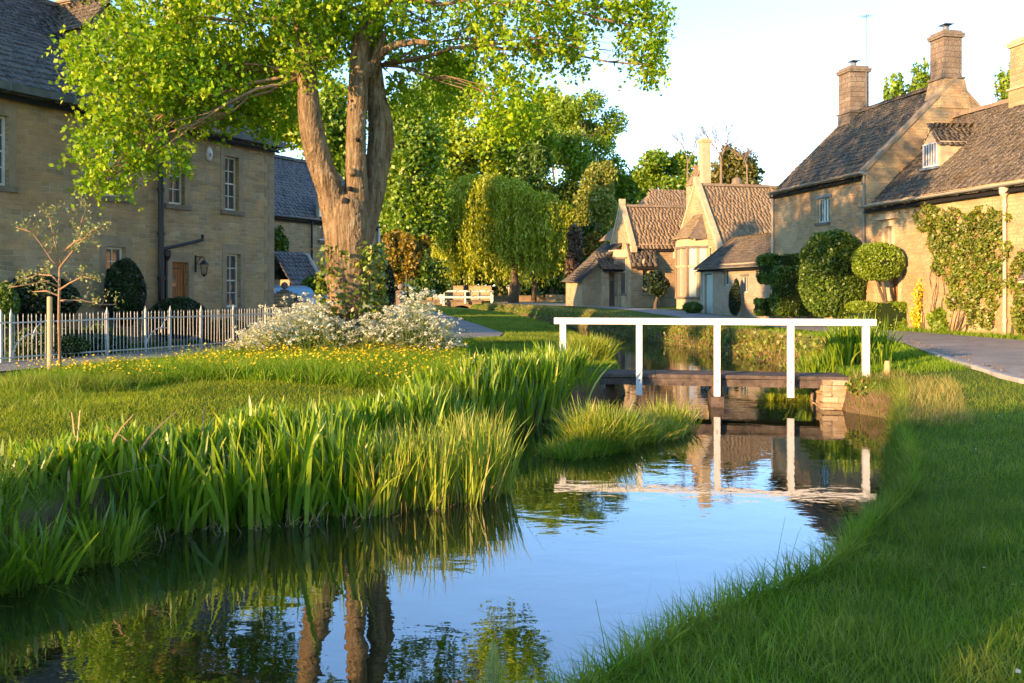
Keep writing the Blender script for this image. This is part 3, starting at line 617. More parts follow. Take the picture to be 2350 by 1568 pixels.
for i in range(4): h.tbox(T, d2[0] + (d2[1] - d2[0]) * i / 4, d2[0] + (d2[1] - d2[0]) * (i + 1) / 4 - .01, .8, 2.74, .12, .17)
h.build('door', M['door_wood'], rh); h = MB(); h.tbox(T, d2[0] - .2, d2[0] - .003, .7, 2.75, -.03, .1); h.tbox(T, d2[1] + .003, d2[1] + .2, .7, 2.75, -.03, .1); h.tbox(T, d2[0] - .2, d2[1] + .2, 2.753, 2.95, -.04, .1); h.build('door_surround', M['ashlar_pale'], rh)
rf = gable_roof(rh, 'tile_brown', .02, XR + .1, 0, DW, ZE, ZR, ov=.2, h0=.32, h1=.17, sides=('f',)); ridge(rf, 'tile_tan', .05, XR, DW / 2, ZR + .05)
gutter(rh, -.05, XR, -.28, ZE - .12, 'gutter', .065, .0); g = MB(); g.box(.02, XR, -.2, -.006, ZE - .2, ZE - .08); g.build('eaves_board', M['cream_paint'], rh)
pu = RH.ray(2312, 600)[0]; pipe(rh, [(pu, -.1, ZE - .15), (pu, -.1, .75)], .055, 'cream_paint', collars=4)
h = MB(); h.lathe([(.06, ZE - .5), (.14, ZE - .36), (.15, ZE - .18), (.12, ZE - .17)], (pu, -.12), 10); h.build('hopper', M['cream_paint'], rh)
cx_, cz_ = RH.ray(2352, 230, DW / 2); chimney(rh, cx_ + .25, DW / 2, 8.6, 11.1, 1.0, .8, 'stone_right', pots=0, base=.3, cap='ashlar_pale')
# dormer
dx, dt, dz, dk = 2.2, 1.18, 6.72, 8.22; dm = MB()
dm.box(dx - .5, dx + .5, dt, dt + 1.6, 6.3, 7.62); dm.poly([(dx - .5, dt - .002, 7.62), (dx + .5, dt - .002, 7.62), (dx, dt - .002, dk)]); dmo = dm.build('dormer', M['ashlar_pale'], rh)
window(dmo, front(dt - .1), dx - .4, dx + .4, dz, 7.6, 5, 1, 'white_paint', dep=.03, fw=.05, bw=.045, sash=False)
s_ = MB(); s_.box(dx - .48, dx + .48, dt - .16, dt + .02, dz - .09, dz - .002); s_.build('sill', M['lead'], dmo)
for sg in (1, -1): slates('dormer_roof', dmo, 'tile_brown', (dx + sg * .62, dt - .08 if sg > 0 else dt + 2.0, 7.5), (0, sg, 0), (-sg * .62, 0, .74), 2.0, 1.0, w=(.15, .3), h0=.2)
# porch hood at the right edge of the picture
hx, hz = RH.ray(2336, 640, -.9); hp = MB(); hp.box(hx, hx + 2.2, -.9, -.01, hz - .12, hz - .0); hpo = hp.build('porch_hood', M['ashlar_pale'], rh)
slates('porch_roof', hpo, 'tile_brown', (hx - .05, -.95, hz + .0), (1, 0, 0), (0, .95, 1.0), 2.3, 1.35)
# ------------------------------------------------------------------ outbuilding in shade
sh = thing('outbuilding', 'small stone outbuilding with a pale green door, left of the clipped hedges', 'outbuilding', RH.o, RH.ang)
a0 = RH.ray(1607, 700, -.1)[0]; a1 = XL - .1; ze = 3.62
dr = RH.rect(1617, 1634, 628, 715, -.1); ops = [(dr[0], dr[1], .9, dr[3]), RH.rect(1662, 1673, 616, 655, -.1), RH.rect(1702, 1716, 634, 672, -.1)]
mb = MB(); Ts = front(-.1); wall(mb, Ts, a0, a1, .5, ze, ops, .2); wall(mb, side_l(a0), -4.1, .1, .5, ze); gable(mb, side_l(a0), -4.1, .1, ze, 5.15); mb.build('wall', M['stone_shed'], sh)
d = MB()
for i in range(4): d.tbox(Ts, dr[0] + .05 + (dr[1] - dr[0] - .1) * i / 4, dr[0] + .05 + (dr[1] - dr[0] - .1) * (i + 1) / 4 - .008, .9, dr[3] - .06, .1, .14)
dd = d.build('door', M['mint_paint'], sh); d = MB(); d.tbox(Ts, dr[1] - .09, dr[1] - .06, 1.9, 2.05, .06, .1); d.build('handle', M['black_iron'], dd)
d = MB(); d.tbox(Ts, dr[0] - .12, dr[0] - .002, .9, dr[3], -.02, .1); d.tbox(Ts, dr[1] + .002, dr[1] + .12, .9, dr[3], -.02, .1); d.tbox(Ts, dr[0] - .12, dr[1] + .12, dr[3] + .002, dr[3] + .12, -.025, .1); d.build('door_frame', M['mint_paint'], dd)
for o in ops[1:]:
    wo = window(sh, Ts, *o, 2, 1, 'mint_paint', fw=.05, dep=.08, sash=False); l = MB(); l.tbox(Ts, o[0] - .15, o[1] + .15, o[3] + .002, o[3] + .12, -.04, .1); l.build('lintel', M['ashlar_dark'], wo)
rf = gable_roof(sh, 'tile_brown', a0 - .15, a1, -.1, 4.1, ze, 5.15, ov=.25, sides=('f', 'b'), h0=.3, h1=.2); gutter(sh, a0 - .1, a1, -.42, ze - .2, 'gutter', .06)
bb = MB(); bb.beam((a0 - .17, -.35, ze - .2), (a0 - .17, 2, 5.2), .04, .14); bb.build('bargeboard', M['old_wood'], sh)
# ------------------------------------------------------------------ school-like range far down the road
SA = Fr(12.75, 57, .97, .243)
sc = thing('schoolhouse', 'stone building with steep pointed gables and bay windows at the far road bend', 'building', SA.o, SA.ang)
ze, zr, dp = 5.05, 9.15, 6.0; mb = MB()
wall(mb, T, 0, 13, .5, ze); wall(mb, side_l(0), -dp, 0, .5, ze); gable(mb, side_l(0), -dp, 0, ze, zr); wall(mb, side_r(13), 0, dp, .5, ze)
# second gable (left), entrance lean-to and low front range, in the same frame
w2l = lambda X, Y: ((Vector((X, Y, 0)) - SA.o).dot(SA.e), (Vector((X, Y, 0)) - SA.o).dot(SA.p))
bx, by = w2l(8.55, 66); bz, br = 5.6, 8.5; bd = 4.0
wall(mb, side_l(bx), -(by + bd), -by, .5, bz); gable(mb, side_l(bx), -(by + bd), -by, bz, br); wall(mb, front(by), bx, bx + 5, .5, bz)
ex, ey = w2l(8.52, 65.5); e1 = -.02
eops = [(ex + .9, ex + 1.35, 2.0, 3.7), (ex + 1.8, ex + 2.2, 1.2, 2.9)]
wall(mb, front(ey), ex, e1 + .0, .5, 4.1, eops, .2); wall(mb, side_l(ex), -(by + .2), -ey, .5, 4.1)
lx, ly = w2l(5.15, 67.2); lx1 = bx - .02
mb.poly([(lx, ly, .5), (lx1, ly, .5), (lx1, ly, 5.6), (lx, ly, 3.0)]); mb.poly([(lx, ly, .5), (lx, ly + 4, .5), (lx, ly + 4, 3), (lx, ly, 3)])
mb.build('wall', M['stone_school'], sc)
for o in eops: window(sc, front(ey), *o, 1, 1, 'ashlar_pale', fw=.04, sill=.1, sash=False)
rf = gable_roof(sc, 'tile_tan', .25, 13, 0, dp, ze, zr, ov=.2, sides=('f',), w=(.2, .4), h0=.30, h1=.2, th=.015, smooth_sag=.012); ridge(rf, 'tile_tan', .3, 13, dp / 2, zr + .06)
rf = gable_roof(sc, 'tile_tan', bx + .25, bx + 6.5, by, by + bd, bz - .05, br, ov=.2, sides=('f',), w=(.2, .4), h0=.30, h1=.2, th=.015, smooth_sag=.012); ridge(rf, 'tile_tan', bx + .3, bx + 6.5, by + bd / 2, br + .06)
cp = MB()
def coping(x0, y0, y1, ze, zr, w=.32):
    k = (zr - ze) / ((y1 - y0) / 2); ym = (y0 + y1) / 2
    for sgn, ya in ((1, y0), (-1, y1)):
        cp.hexa([(x0 - .06, ya - sgn * .2, ze - .2 * k), (x0 + w, ya - sgn * .2, ze - .2 * k), (x0 + w, ym, zr), (x0 - .06, ym, zr), (x0 - .06, ya - sgn * .2, ze - .2 * k + .3), (x0 + w, ya - sgn * .2, ze - .2 * k + .3), (x0 + w, ym, zr + .3), (x0 - .06, ym, zr + .3)])
        cp.box(x0 - .08, x0 + w + .02, ya - sgn * .42 if sgn > 0 else ya, ya if sgn > 0 else ya + .42, ze - .2 * k - .35, ze - .2 * k + .1)
    cp.box(x0 - .1, x0 + w, ym - .18, ym + .18, zr + .1, zr + .5)
coping(0, 0, dp, ze, zr); cp.build('coping', M['ashlar_pale'], sc); cp = MB(); coping(bx, by, by + bd, bz, br); cp.build('coping', M['ashlar_pale'], sc)
def lean(name, mat, x0, x1, y0, y1, z0, z1, par):
    m = MB(); m.poly([(x0, y0, z0 - .18), (x1, y0, z0 - .18), (x1, y1, z1 - .18), (x0, y1, z1 - .18)]); r = m.build('roof', M['dark'], par)
    slates(name, r, mat, (x0, y0, z0), (1, 0, 0), (0, y1 - y0, z1 - z0), x1 - x0, math.hypot(y1 - y0, z1 - z0), w=(.25, .5), h0=.32, h1=.22); return r
r1 = lean('slates', 'tile_brown', ex - .1, e1 - .02, ey - .35, by + .1, 3.95, 5.55, sc)
h = MB(); h.beam((e1 - 1.2, ey - .3, 4.15), (e1 - .05, ey + 1.9, 6.5), .14, .1); h.build('hip_flashing', M['ashlar_pale'], r1)
# lean-to roof of the entrance, falling to the left
m = MB(); m.poly([(lx - .3, ly - .3, 2.85), (lx - .3, ly + 4, 2.85), (lx1 + .2, ly + 4, 5.9), (lx1 + .2, ly - .3, 5.9)]); r2 = m.build('roof', M['dark'], sc)
slates('slates', r2, 'tile_brown', (lx - .35, ly + 4, 2.87), (0, -1, 0), (lx1 - lx + .5, 0, 3.05), 4.35, math.hypot(lx1 - lx + .5, 3.05), w=(.25, .5))
m = MB(); px0, _ = w2l(7.0, 66.6); lean('slates', 'tile_brown', px0 - .5, px0 + 1.1, ly - 1.3, ly + .3, 3.75, 4.9, sc)
pw = MB(); pw.box(px0 - .3, px0 + .1, ly - 1.0, ly - .01, .6, 3.7); pw.box(px0 + .75, px0 + 1.0, ly - 1.0, ly - .01, .6, 3.7); pw.build('porch_wall', M['stone_school'], sc)
pw = MB(); pw.box(px0 + .1, px0 + .75, ly - .5, ly - .3, .6, 2.9); pw.build('door', M['old_wood'], sc)
# hipped main roof behind
hr = MB(); hx0, hy0 = w2l(10.2, 70); za, zb = 6.2, 10.0; hl = 9
q_ = .2; hr.poly([(hx0 - 2, hy0 - 3, za - q_), (hx0 + hl, hy0 - 3, za - q_), (hx0 + hl, hy0 + 1, zb - q_), (hx0 + .8, hy0 + 1, zb - q_)]); hr.poly([(hx0 - 2, hy0 - 3, za - q_), (hx0 + .8, hy0 + 1, zb - q_), (hx0 - 2, hy0 + 5, za)]); hro = hr.build('roof', M['tile_tan'], sc)
slates('slates', hro, 'tile_tan', (hx0 - 2, hy0 - 3, za), (1, 0, 0), (0, 4, zb - za), hl + 2, math.hypot(4, zb - za), clip=lambda u, v: u > 2.8 * v / 5.5, w=(.2, .4), h0=.30, h1=.2, th=.015, smooth_sag=.012)
# bay windows
def bay(x0, yc, w, dpt, z0, z1, zt, name):
    b = MB(); b2 = MB(); y0, y1 = yc - w / 2, yc + w / 2; c = w * .2
    ring = [(x0, y0), (x0 - dpt, y0 + c), (x0 - dpt, y1 - c), (x0, y1)]
    rr = [(x0, y0 - .04), (x0 - dpt - .04, y0 + c), (x0 - dpt - .04, y1 - c), (x0, y1 + .04)]
    for (xa, ya), (xb, yb) in zip(ring, ring[1:]):
        b.poly([(xa, ya, .5), (xb, yb, .5), (xb, yb, z0), (xa, ya, z0)]); b2.poly([(xa, ya, z1), (xb, yb, z1), (xb, yb, zt), (xa, ya, zt)])
    bo = b.build(name, M['ashlar_pale'], sc); b2.build('lintel', M['ashlar_pale'], bo)
    fr = MB(); gl = MB(); sl_ = MB()
    for (xa, ya), (xb, yb) in zip(ring, ring[1:]):
        A = Vector((xa, ya, 0)); B = Vector((xb, yb, 0)); nL = (B - A).length; k = 2 if nL > .9 else 1
        gl.poly([(xa, ya, z0), (xb, yb, z0), (xb, yb, z1), (xa, ya, z1)])
        nrm = Vector((-(B - A).y, (B - A).x, 0)).normalized()
        if nrm.x > 0: nrm = -nrm
        for i in range(k + 1):
            q = A.lerp(B, i / k) + nrm * .0; fr.box(q.x - .08, q.x + .08, q.y - .08, q.y + .08, z0, z1)
        zm = z0 + (z1 - z0) * .62; fr.beam(A + nrm * .03 + Vector((0, 0, zm)), B + nrm * .03 + Vector((0, 0, zm)), .1, .12)
        for zz_ in (z0, z1): sl_.beam(A + nrm * .06 + Vector((0, 0, zz_)), B + nrm * .06 + Vector((0, 0, zz_)), .16, .14)
    fr.build('window_frame', M['ashlar_pale'], bo); gl.build('pane', M['curtain'] if dpt > 1 else M['glass'], bo); sl_.build('sill', M['ashlar_dark'], bo)
    return bo, ring
bo, ring = bay(-.001, 2.6, 2.7, 1.15, 1.75, 5.0, 5.6, 'bay_window')
yc = 2.6; slates('bay_roof', bo, 'tile_moss', (-1.3, yc + 1.35, 5.55), (0, -1, 0), (1.3, 0, 1.7), 2.7, 2.14, clip=lambda u, v: abs(u - 1.35) < 1.35 - .45 * v, w=(.2, .35), h0=.25)
sm_ = MB(); sm_.poly([(-1.3, yc - 1.38, 5.5), (0, yc - 1.38, 5.5), (0, yc - .55, 7.2)]); sm_.build('bay_roof_side', M['ashlar_dark'], bo); sm_ = MB(); sm_.poly([(-1.3, yc + 1.38, 5.5), (0, yc + 1.38, 5.5), (0, yc + .55, 7.2)]); sm_.build('bay_roof_side', M['ashlar_dark'], bo)
bo, ring = bay(bx - .001, by + bd / 2, 2.4, .7, 1.9, 4.6, 5.2, 'bay_window')
window(sc, front(by), bx + .55, bx + 1.35, 1.9, 4.2, 2, 2, 'ashlar_pale', fw=.08, bw=.09, sash=False, dep=-.08)
window(sc, side_l(-.002), -1.0, -.55, 1.9, 5.0, 1, 2, 'ashlar_pale', fw=.08, dep=-.05, sash=False)
# chimneys
cx, cy_ = w2l((1617 - 1175) / F * 62, 62); chimney(sc, cx, cy_, 6.5, 12.5, .62, .62, 'ashlar_pale', pots=0, base=.0, cap='ashlar_pale')
g = MB(); g.box(cx - .75, cx + .5, cy_ + .2, cy_ + 1.3, 7, 9.5); g.poly([(cx - .75, cy_ + .199, 9.5), (cx + .5, cy_ + .199, 9.5), (cx - .12, cy_ + .199, 10.6)]); gg = g.build('rear_gable', M['stone_school'], sc)
for sg in (1, -1): slates('gable_roof', gg, 'tile_tan', (cx - .12 + sg * .75, cy_ + (.1 if sg > 0 else 1.4), 9.4), (0, sg, 0), (-sg * .75, 0, 1.3), 1.3, 1.5)
cx, cy_ = w2l((1691 - 1175) / F * 63, 63); g = MB(); g.lathe([(.35, 8.8), (.36, 9.6), (.30, 9.9), (.15, 10.0)], (cx, cy_), 12); g.build('round_chimney', M['ashlar_dark'], sc)
# ------------------------------------------------------------------ footbridge
FB = Fr(.86, 18.4, 6.06, -.95)
fb = thing('footbridge', 'low dark stone slab footbridge with a white handrail on five white posts across the stream', 'bridge', FB.o, FB.ang)
us = [FB.ray(px, 760)[0] for px in (1293, 1467, 1645, 1813, 1985)]
for u, zb in zip(us, (.35, .2, .2, .2, .55)):
    m = MB(); m.box(u - .06, u + .06, -.13, -.005, zb, 1.588); m.build('post', M['rail_paint'], fb)
m = MB(); m.box(0, 3.03, -.15, -.02, 1.59, 1.715); m.box(3.035, 6.13, -.15, -.02, 1.59, 1.715); m.build('handrail', M['rail_paint'], fb)
for u in us:
    for dz_ in (.06,):
        m = MB(); m.tube([(u + .02, -.152, 1.65), (u + .02, -.158, 1.65)], .012, 8); m.build('bolt', M['black_iron'], fb)
        m = MB(); m.tube([(u, -.13, .5), (u, -.142, .5)], .014, 8); m.build('bolt', M['black_iron'], fb)
def rough_box(m, x0, x1, y0, y1, z0, z1, j=.02):
    r = lambda v: v + random.uniform(-j, j)
    m.hexa([(r(x0), r(y0), r(z0)), (r(x1), r(y0), r(z0)), (r(x1), r(y1), r(z0)), (r(x0), r(y1), r(z0)), (r(x0), r(y0), r(z1)), (r(x1), r(y0), r(z1)), (r(x1), r(y1), r(z1)), (r(x0), r(y1), r(z1))])
t = NT('bridge_slab'); o_ = t.obj(); n = t.noise(o_, 7, 6, .7); n2 = t.noise(o_, 40, 5, .7)
M['slab'] = t.pbr(t.mix(t.ramp(n, [(.35, (0, 0, 0)), (.7, (1, 1, 1))]), (.055, .045, .038), (.15, .115, .09)), .9, t.bump(n2, .8, .02), .15)
for a, b in ((.35, 2.0), (2.01, 3.2), (3.21, 4.75), (4.76, 6.1)):
    m = MB(); rough_box(m, a, b, -.001 + random.uniform(0, .03), 1.0, .53, .60, .008); o = m.build('deck_slab', M['slab'], fb)
m = MB(); rough_box(m, .6, 3.28, .04, .22, .385, .522, .01); rough_box(m, 3.29, 5.3, .05, .22, .38, .522, .01); rough_box(m, .6, 5.3, .75, .95, .385, .522, .008); m.build('beam', M['slab'], fb)
m = MB(); rough_box(m, us[2] - .125, us[2] + .125, -.22, .9, -.4, .19, .012); rough_box(m, us[2] - .1, us[2] + .1, .0, .8, .19, .38, .012); m.build('pier', M['slab'], fb)
def rubble(name, mat, par, x0, x1, y0, y1, z0, z1, sz=.22, h=.11, batter=0):
    m = MB(); z = z0
    while z < z1:
        hh = h * random.uniform(.8, 1.3); ins = (z - z0) * batter
        for side in range(4):
            a, b, fix = ((x0 + ins, x1 - ins, y0 + ins), (x0 + ins, x1 - ins, y1 - ins), (y0 + ins, y1 - ins, x0 + ins), (y0 + ins, y1 - ins, x1 - ins))[side]
            p = a
            while p < b - .02:
                w = sz * random.uniform(.6, 1.6); q = min(p + w, b); pr = random.uniform(-.02, .03); o = .15
                if side == 0: rough_box(m, p, q - .01, fix - pr, fix + o, z, z + hh - .01, .008)
                if side == 1: rough_box(m, p, q - .01, fix - o, fix + pr, z, z + hh - .01, .008)
                if side == 2: rough_box(m, fix - pr, fix + o, p, q - .01, z, z + hh - .01, .008)
                if side == 3: rough_box(m, fix - o, fix + pr, p, q - .01, z, z + hh - .01, .008)
                p = q
        z += hh
    m.box(x0 + .06 , x1 - .06, y0 + .06, y1 - .06, z0, z1 - .02)
    return m.build(name, mat, par)
def rubble_mat(name, a, b, c3):
    t = NT(name); o_ = t.obj(); r = t.n('NewGeometry').outputs['Random Per Island']; n = t.noise(o_, 18, 6, .7)
    c = t.mix(t.math('MULTIPLY', n, .6), t.ramp(r, [(0, a), (.6, b), (1, c3)]), tuple(x * .45 for x in a)); return t.pbr(c, .95, t.bump(n, .8, .03), .1)
M['rubble'] = rubble_mat('rubble', (.34, .25, .15), (.46, .34, .21), (.60, .48, .33)); M['rubble_dark'] = rubble_mat('rubble_dark', (.10, .085, .07), (.2, .165, .13), (.3, .26, .22))
rubble('abutment', M['rubble_dark'], fb, .35, .98, -.1, 1.1, -.4, .50); rubble('abutment', M['rubble'], fb, 5.12, 6.2, -.18, 1.2, -.4, .46, batter=.06)
m = MB(); q = P(2036, 862, 17.6); g0 = float(gz(q.x, q.y)); m.lathe([(.06, -.1), (.055, .2), (.045, .27), (.02, .26)], (0, 0), 9)
s_ = m.build('wooden_stump', M['stake_wood']); s_.location = (q.x, q.y, g0); tag(s_, 'short weathered wooden stub of a post beside the right end of the footbridge', 'post')
# ------------------------------------------------------------------ iron railings in front of the left house
FE = Fr(-10.4, 18.6, 3.47, 6.7)
fe = thing('iron_fence', 'long row of pale painted iron railings with spiked tops between path and house garden', 'fence', (FE.o.x, FE.o.y, .74), FE.ang)
m = MB(); m.tube([(0, 0, .02), (0, 0, .96)], .0085, 5); m.tube([(0, 0, .96), (0, 0, 1.03)], [.014, .002], 5); pk0 = m.build('picket', M['fence_paint'], fe); pk0.location = (-.8, 0, 0)
m = MB(); m.box(-.02, .02, -.02, .02, -.1, 1.05); m.tube([(0, 0, 1.05), (0, 0, 1.14)], [.025, .004], 6); ps0 = m.build('post', M['fence_paint'], fe)
pus = [-.75, .02, .22, 2.55, 3.62, 4.35, 5.35, 6.5, 7.7, 8.9]; ps0.location = (pus[0], 0, 0)
for i in range(1, 99):
    u = -.8 + i * .1
    if min(abs(u - p) for p in pus) < .03: continue
    c = pk0.copy(); c.parent = fe; c.location = (u, random.uniform(-.004, .004), random.uniform(-.01, .01)); c.rotation_euler = (random.uniform(-.02, .02), random.uniform(-.015, .015), 0); col.objects.link(c)
for u in pus[1:]:
    c = ps0.copy(); c.parent = fe; c.location = (u, 0, 0); c.rotation_euler = (0, random.uniform(-.02, .02), 0); col.objects.link(c)
for z, r in ((.86, .012), (.14, .012)):
    m = MB()
    for a, b in zip(pus, pus[1:]): m.beam((a, -.012, z + random.uniform(-.01, .01)), (b, -.012, z + random.uniform(-.01, .01)), .012, .03)
    m.build('rail', M['fence_paint'], fe)
for u, s in ((.24, 1), (3.6, 1)):
    for k, (z, R_) in enumerate(((.12, .5), (.5, .38))):
        m = MB(); m.tube([(u + (.55 * k * .0) + R_ * (1 - math.cos(a_)) + k * .45, -.03, z + R_ * math.sin(a_)) for a_ in np.linspace(0, 1.9, 10)], .014, 6); m.build('brace', M['fence_paint'], fe)
# ------------------------------------------------------------------ sapling, stake
q = P(136, 850, 17.0); zg = float(gz(q.x, q.y))
sp = thing('young_tree', 'thin young tree with sparse pale new leaves growing behind its wooden stake', 'tree', (q.x, q.y, zg), 0)
px = lambda x, y, dy=0: Vector(((x - 136) / F * 17.0, dy, CH + (HY - y) * 17.0 / F - zg))
tips = []
m = MB(); m.tube([px(138, 850), px(135, 740), px(136, 650), px(137, 610)], [.03, .028, .024, .02], 7)
for pl in (((137, 612), (145, 590), (160, 560), (168, 500), (172, 470)), ((137, 615), (150, 600), (185, 560), (215, 530), (243, 522)), ((136, 612), (125, 598), (105, 560), (90, 535), (60, 525)), ((136, 650), (110, 632), (70, 630), (32, 640)), ((137, 665), (165, 650), (200, 635), (225, 640)), ((137, 690), (180, 690), (215, 700), (245, 700)), ((137, 660), (115, 645), (75, 655), (50, 660)), ((140, 605), (125, 560), (112, 510), (105, 490)), ((150, 575), (175, 555), (205, 545), (225, 560)), ((137, 680), (100, 668), (60, 670))):
    dd = random.uniform(-.6, .6); pts = [px(x, y, dd * i / len(pl)) for i, (x, y) in enumerate(pl)]
    m.tube(pts, [.017 * (1 - i / (len(pts) + .3)) + .003 for i in range(len(pts))], 5)
    for a, b in zip(pts[1:], pts[2:]):
        for k in range(3):
            w = a.lerp(b, random.random()); e = w + Vector((random.uniform(-.2, .2), random.uniform(-.2, .2), random.uniform(0, .28))); m.tube([w, e], [.006, .003], 4); tips += [e, w.lerp(e, .6)]
    tips += [pts[-1]] * 2
m.build('trunk', M['twig'], sp, True); leaves('leaves', cluster(np.array([list(v) for v in tips]), 5, .05), .045, M['sapling'], sp, aspect=1.5)
m = MB(); m.tube([(0, -.06, zg + .62), (0, .02, zg + .62)], .03, 6)
q2 = P(114, 862, 16.8); m = MB(); m.lathe([(.045, -.1), (.045, 1.36), (.03, 1.38)], (0, 0), 12); st = m.build('tree_stake', M['stake_wood'], None, True); st.location = (q2.x, q2.y, float(gz(q2.x, q2.y))); tag(st, 'round orange-brown wooden tree stake standing in front of the iron railings', 'stake')
# ------------------------------------------------------------------ cars, garden wall, piers
def car(name, label, loc, ang, paint, Lc=4.1, Wc=1.7, Hc=1.45):
    T_ = thing(name, label, 'car', loc, ang, 'cars parked beyond the long house'); hw = Wc / 2
    prof = [(-.5, .35), (-.5, .62), (-.46, .66), (-.22, .70), (-.08, .97), (.18, 1.0), (.38, .93), (.47, .68), (.5, .6), (.5, .35)]
    m = MB()
    def ring(ins, pr): return [(x * Lc, s_ * (hw - (ins if z > .7 else 0)), z * Hc / 1.0) for x, z in pr for s_ in ()]
    a = [(x * Lc, -(hw - (.16 if z > .75 else 0)), z * Hc) for x, z in prof]; b = [(x, -y, z) for x, y, z in a]
    m.poly(a); m.poly(b)
    for i in range(len(prof)): j = (i + 1) % len(prof); m.poly([a[i], a[j], b[j], b[i]])
    body = m.build('body', paint, T_); bv = body.modifiers.new('b', 'BEVEL'); bv.width = .05; bv.segments = 3
    m = MB(); pr = [(-.2, .72), (-.085, .94), (.17, .965), (.35, .9), (.42, .72)]
    for s_ in (-1, 1): m.poly([(x * Lc, s_ * (hw - (.145 if z > .75 else .004)), z * Hc) for x, z in pr])
    m.poly([(-.215 * Lc, -hw + .2, .715 * Hc), (-.215 * Lc, hw - .2, .715 * Hc), (-.095 * Lc, hw - .25, .96 * Hc), (-.095 * Lc, -hw + .25, .96 * Hc)])
    m.build('window', M['glass'], T_)
    for x in (-.32, .31):
        for s_ in (-1, 1):
            w = MB(); w.tube([(x * Lc, s_ * (hw - .2), .31), (x * Lc, s_ * (hw + .01), .31)], .31, 18); wo = w.build('wheel', M['black_iron'], T_); w = MB(); w.tube([(x * Lc, s_ * (hw + .005), .31), (x * Lc, s_ * (hw + .02), .31)], .19, 12); w.build('rim', M['lead'], wo)
    for s_ in (-1, 1): l = MB(); l.box(-.5 * Lc - .01, -.47 * Lc, s_ * .62 - .14, s_ * .62 + .14, .58 * Hc, .64 * Hc); l.build('headlight', M['white_paint'], T_)
    return T_
t = NT('car_blue'); M['car_blue'] = t.pbr((.22, .42, .58), .15, None, .6); t = NT('car_silver'); M['car_silver'] = t.pbr((.36, .48, .58), .15, None, .6)
q = P(650, 656, 36.5); car('parked_car', 'pale blue car parked behind the garden wall at the end of the long shaded house', (q.x, q.y, q.z - 1.45), math.radians(-62), M['car_blue'])
q = P(722, 676, 33.5); car('parked_car', 'silver blue car parked behind the white cow parsley to the left of the big trunk', (q.x, q.y, q.z - 1.45), math.radians(-60), M['car_silver'])
def ball_pier(name, label, x, y, z0, z1, w, rot=0.):
    T_ = thing(name, label, 'gate pier', (x, y, z0), rot); m = MB(); h = z1 - z0 - w * .8
    m.box(-w / 2, w / 2, -w / 2, w / 2, -.2, h - .12); sh_ = m.build('shaft', M['ashlar_dark'], T_)
    m = MB(); m.box(-w / 2 - .05, w / 2 + .05, -w / 2 - .05, w / 2 + .05, h - .118, h - .03); m.box(-w / 2 + .05, w / 2 - .05, -w / 2 + .05, w / 2 - .05, h - .028, h + .03); m.build('cap', M['ashlar_dark'], T_)
    m = MB(); r = w * .36; m.lathe([(.06, h + .03)] + [(max(.01, r * math.cos(a_)), h + .05 + r + r * math.sin(a_)) for a_ in np.linspace(-1.3, 1.57, 9)], (0, 0), 14); m.build('ball_finial', M['ashlar_dark'], T_, True)
q = P(653, 655, 33.2); ball_pier('gate_pier', 'small stone pier topped by a ball, beside the pale blue car', q.x, q.y, .8, q.z + .1, .36)
q = P(920, 651, 60); ball_pier('gate_pier', 'tall weathered stone pier with ball on top, just right of the big tree', q.x, q.y, 1.0, q.z, .6)
m = MB(); m.box(-.2, .2, 0, 2.0, -.2, 1.32); w_ = m.build('garden_wall', M['stone_wall']); w_.location = (-7.95, 31.1, .82); tag(w_, 'low brown garden wall joining the long house, in front of the blue car', 'wall')
# ------------------------------------------------------------------ far road bridge, railings, walls, signs
rb = thing('road_bridge', 'low stone road bridge with two dark arches at the far end of the stream', 'bridge', (-6.2, 90, 0))
m = MB(); pts_t = 1.2; xs = np.linspace(-2.8, 3.2, 61)
def arch(x):
    for c, w, h in ((-1.0, .95, .72), (1.2, 1.1, .72)):
        if abs(x - c) < w: return h * math.sqrt(1 - ((x - c) / w) ** 2)
    return -.4
for a, b in zip(xs, xs[1:]): m.poly([(a, 0, arch(a)), (b, 0, arch(b)), (b, 0, pts_t), (a, 0, pts_t)]); m.poly([(a, 0, arch(a)), (b, 0, arch(b)), (b, 5, arch(b)), (a, 5, arch(a))])
m.poly([(-2.8, 0, pts_t), (3.2, 0, pts_t), (3.2, 5, pts_t), (-2.8, 5, pts_t)]); m.box(-2.8, 3.2, 4.9, 5, -.4, 1.2); m.build('arch_wall', M['stone_wall'], rb)
m = MB(); m.box(-2.9, 3.3, -.12, .25, pts_t - .1, pts_t + .02); m.build('coping', M['ashlar_dark'], rb)
def railing(label, pxs, Y, yt, ym, yb, longpost=None, grp=None):
    T_ = thing('white_railing', label, 'railing', (0, 0, 0), 0, grp); X = [(p - 1175) / F * Y for p in pxs]; zt, zm, zb = (CH + (HY - y) * Y / F for y in (yt, ym, yb))
    T_.location = (X[0], Y, zb - .2)
    for i, x in enumerate(X): m = MB(); m.box(x - X[0] - .09, x - X[0] + .09, -.09, .09, (CH + (HY - 711) * Y / F if longpost == pxs[i] else zb) - zb + .0, zt - zb + .2); m.build('post', M['white_paint'], T_)
    for z in (zt, zm): m = MB(); m.box(-.1, X[-1] - X[0] + .1, -.13, -.092, z - zb + .05, z - zb + .22); m.build('rail', M['white_paint'], T_)
railing('nearer white railing of the far road bridge, with one post reaching down to the water', (1012, 1018, 1067, 1128), 89.5, 667, 681, 692, 1018)
railing('farther white two-bar railing of the distant road bridge, seen behind the nearer one', (955, 969, 1010, 1078, 1101, 1130), 95.5, 667, 679, 690)
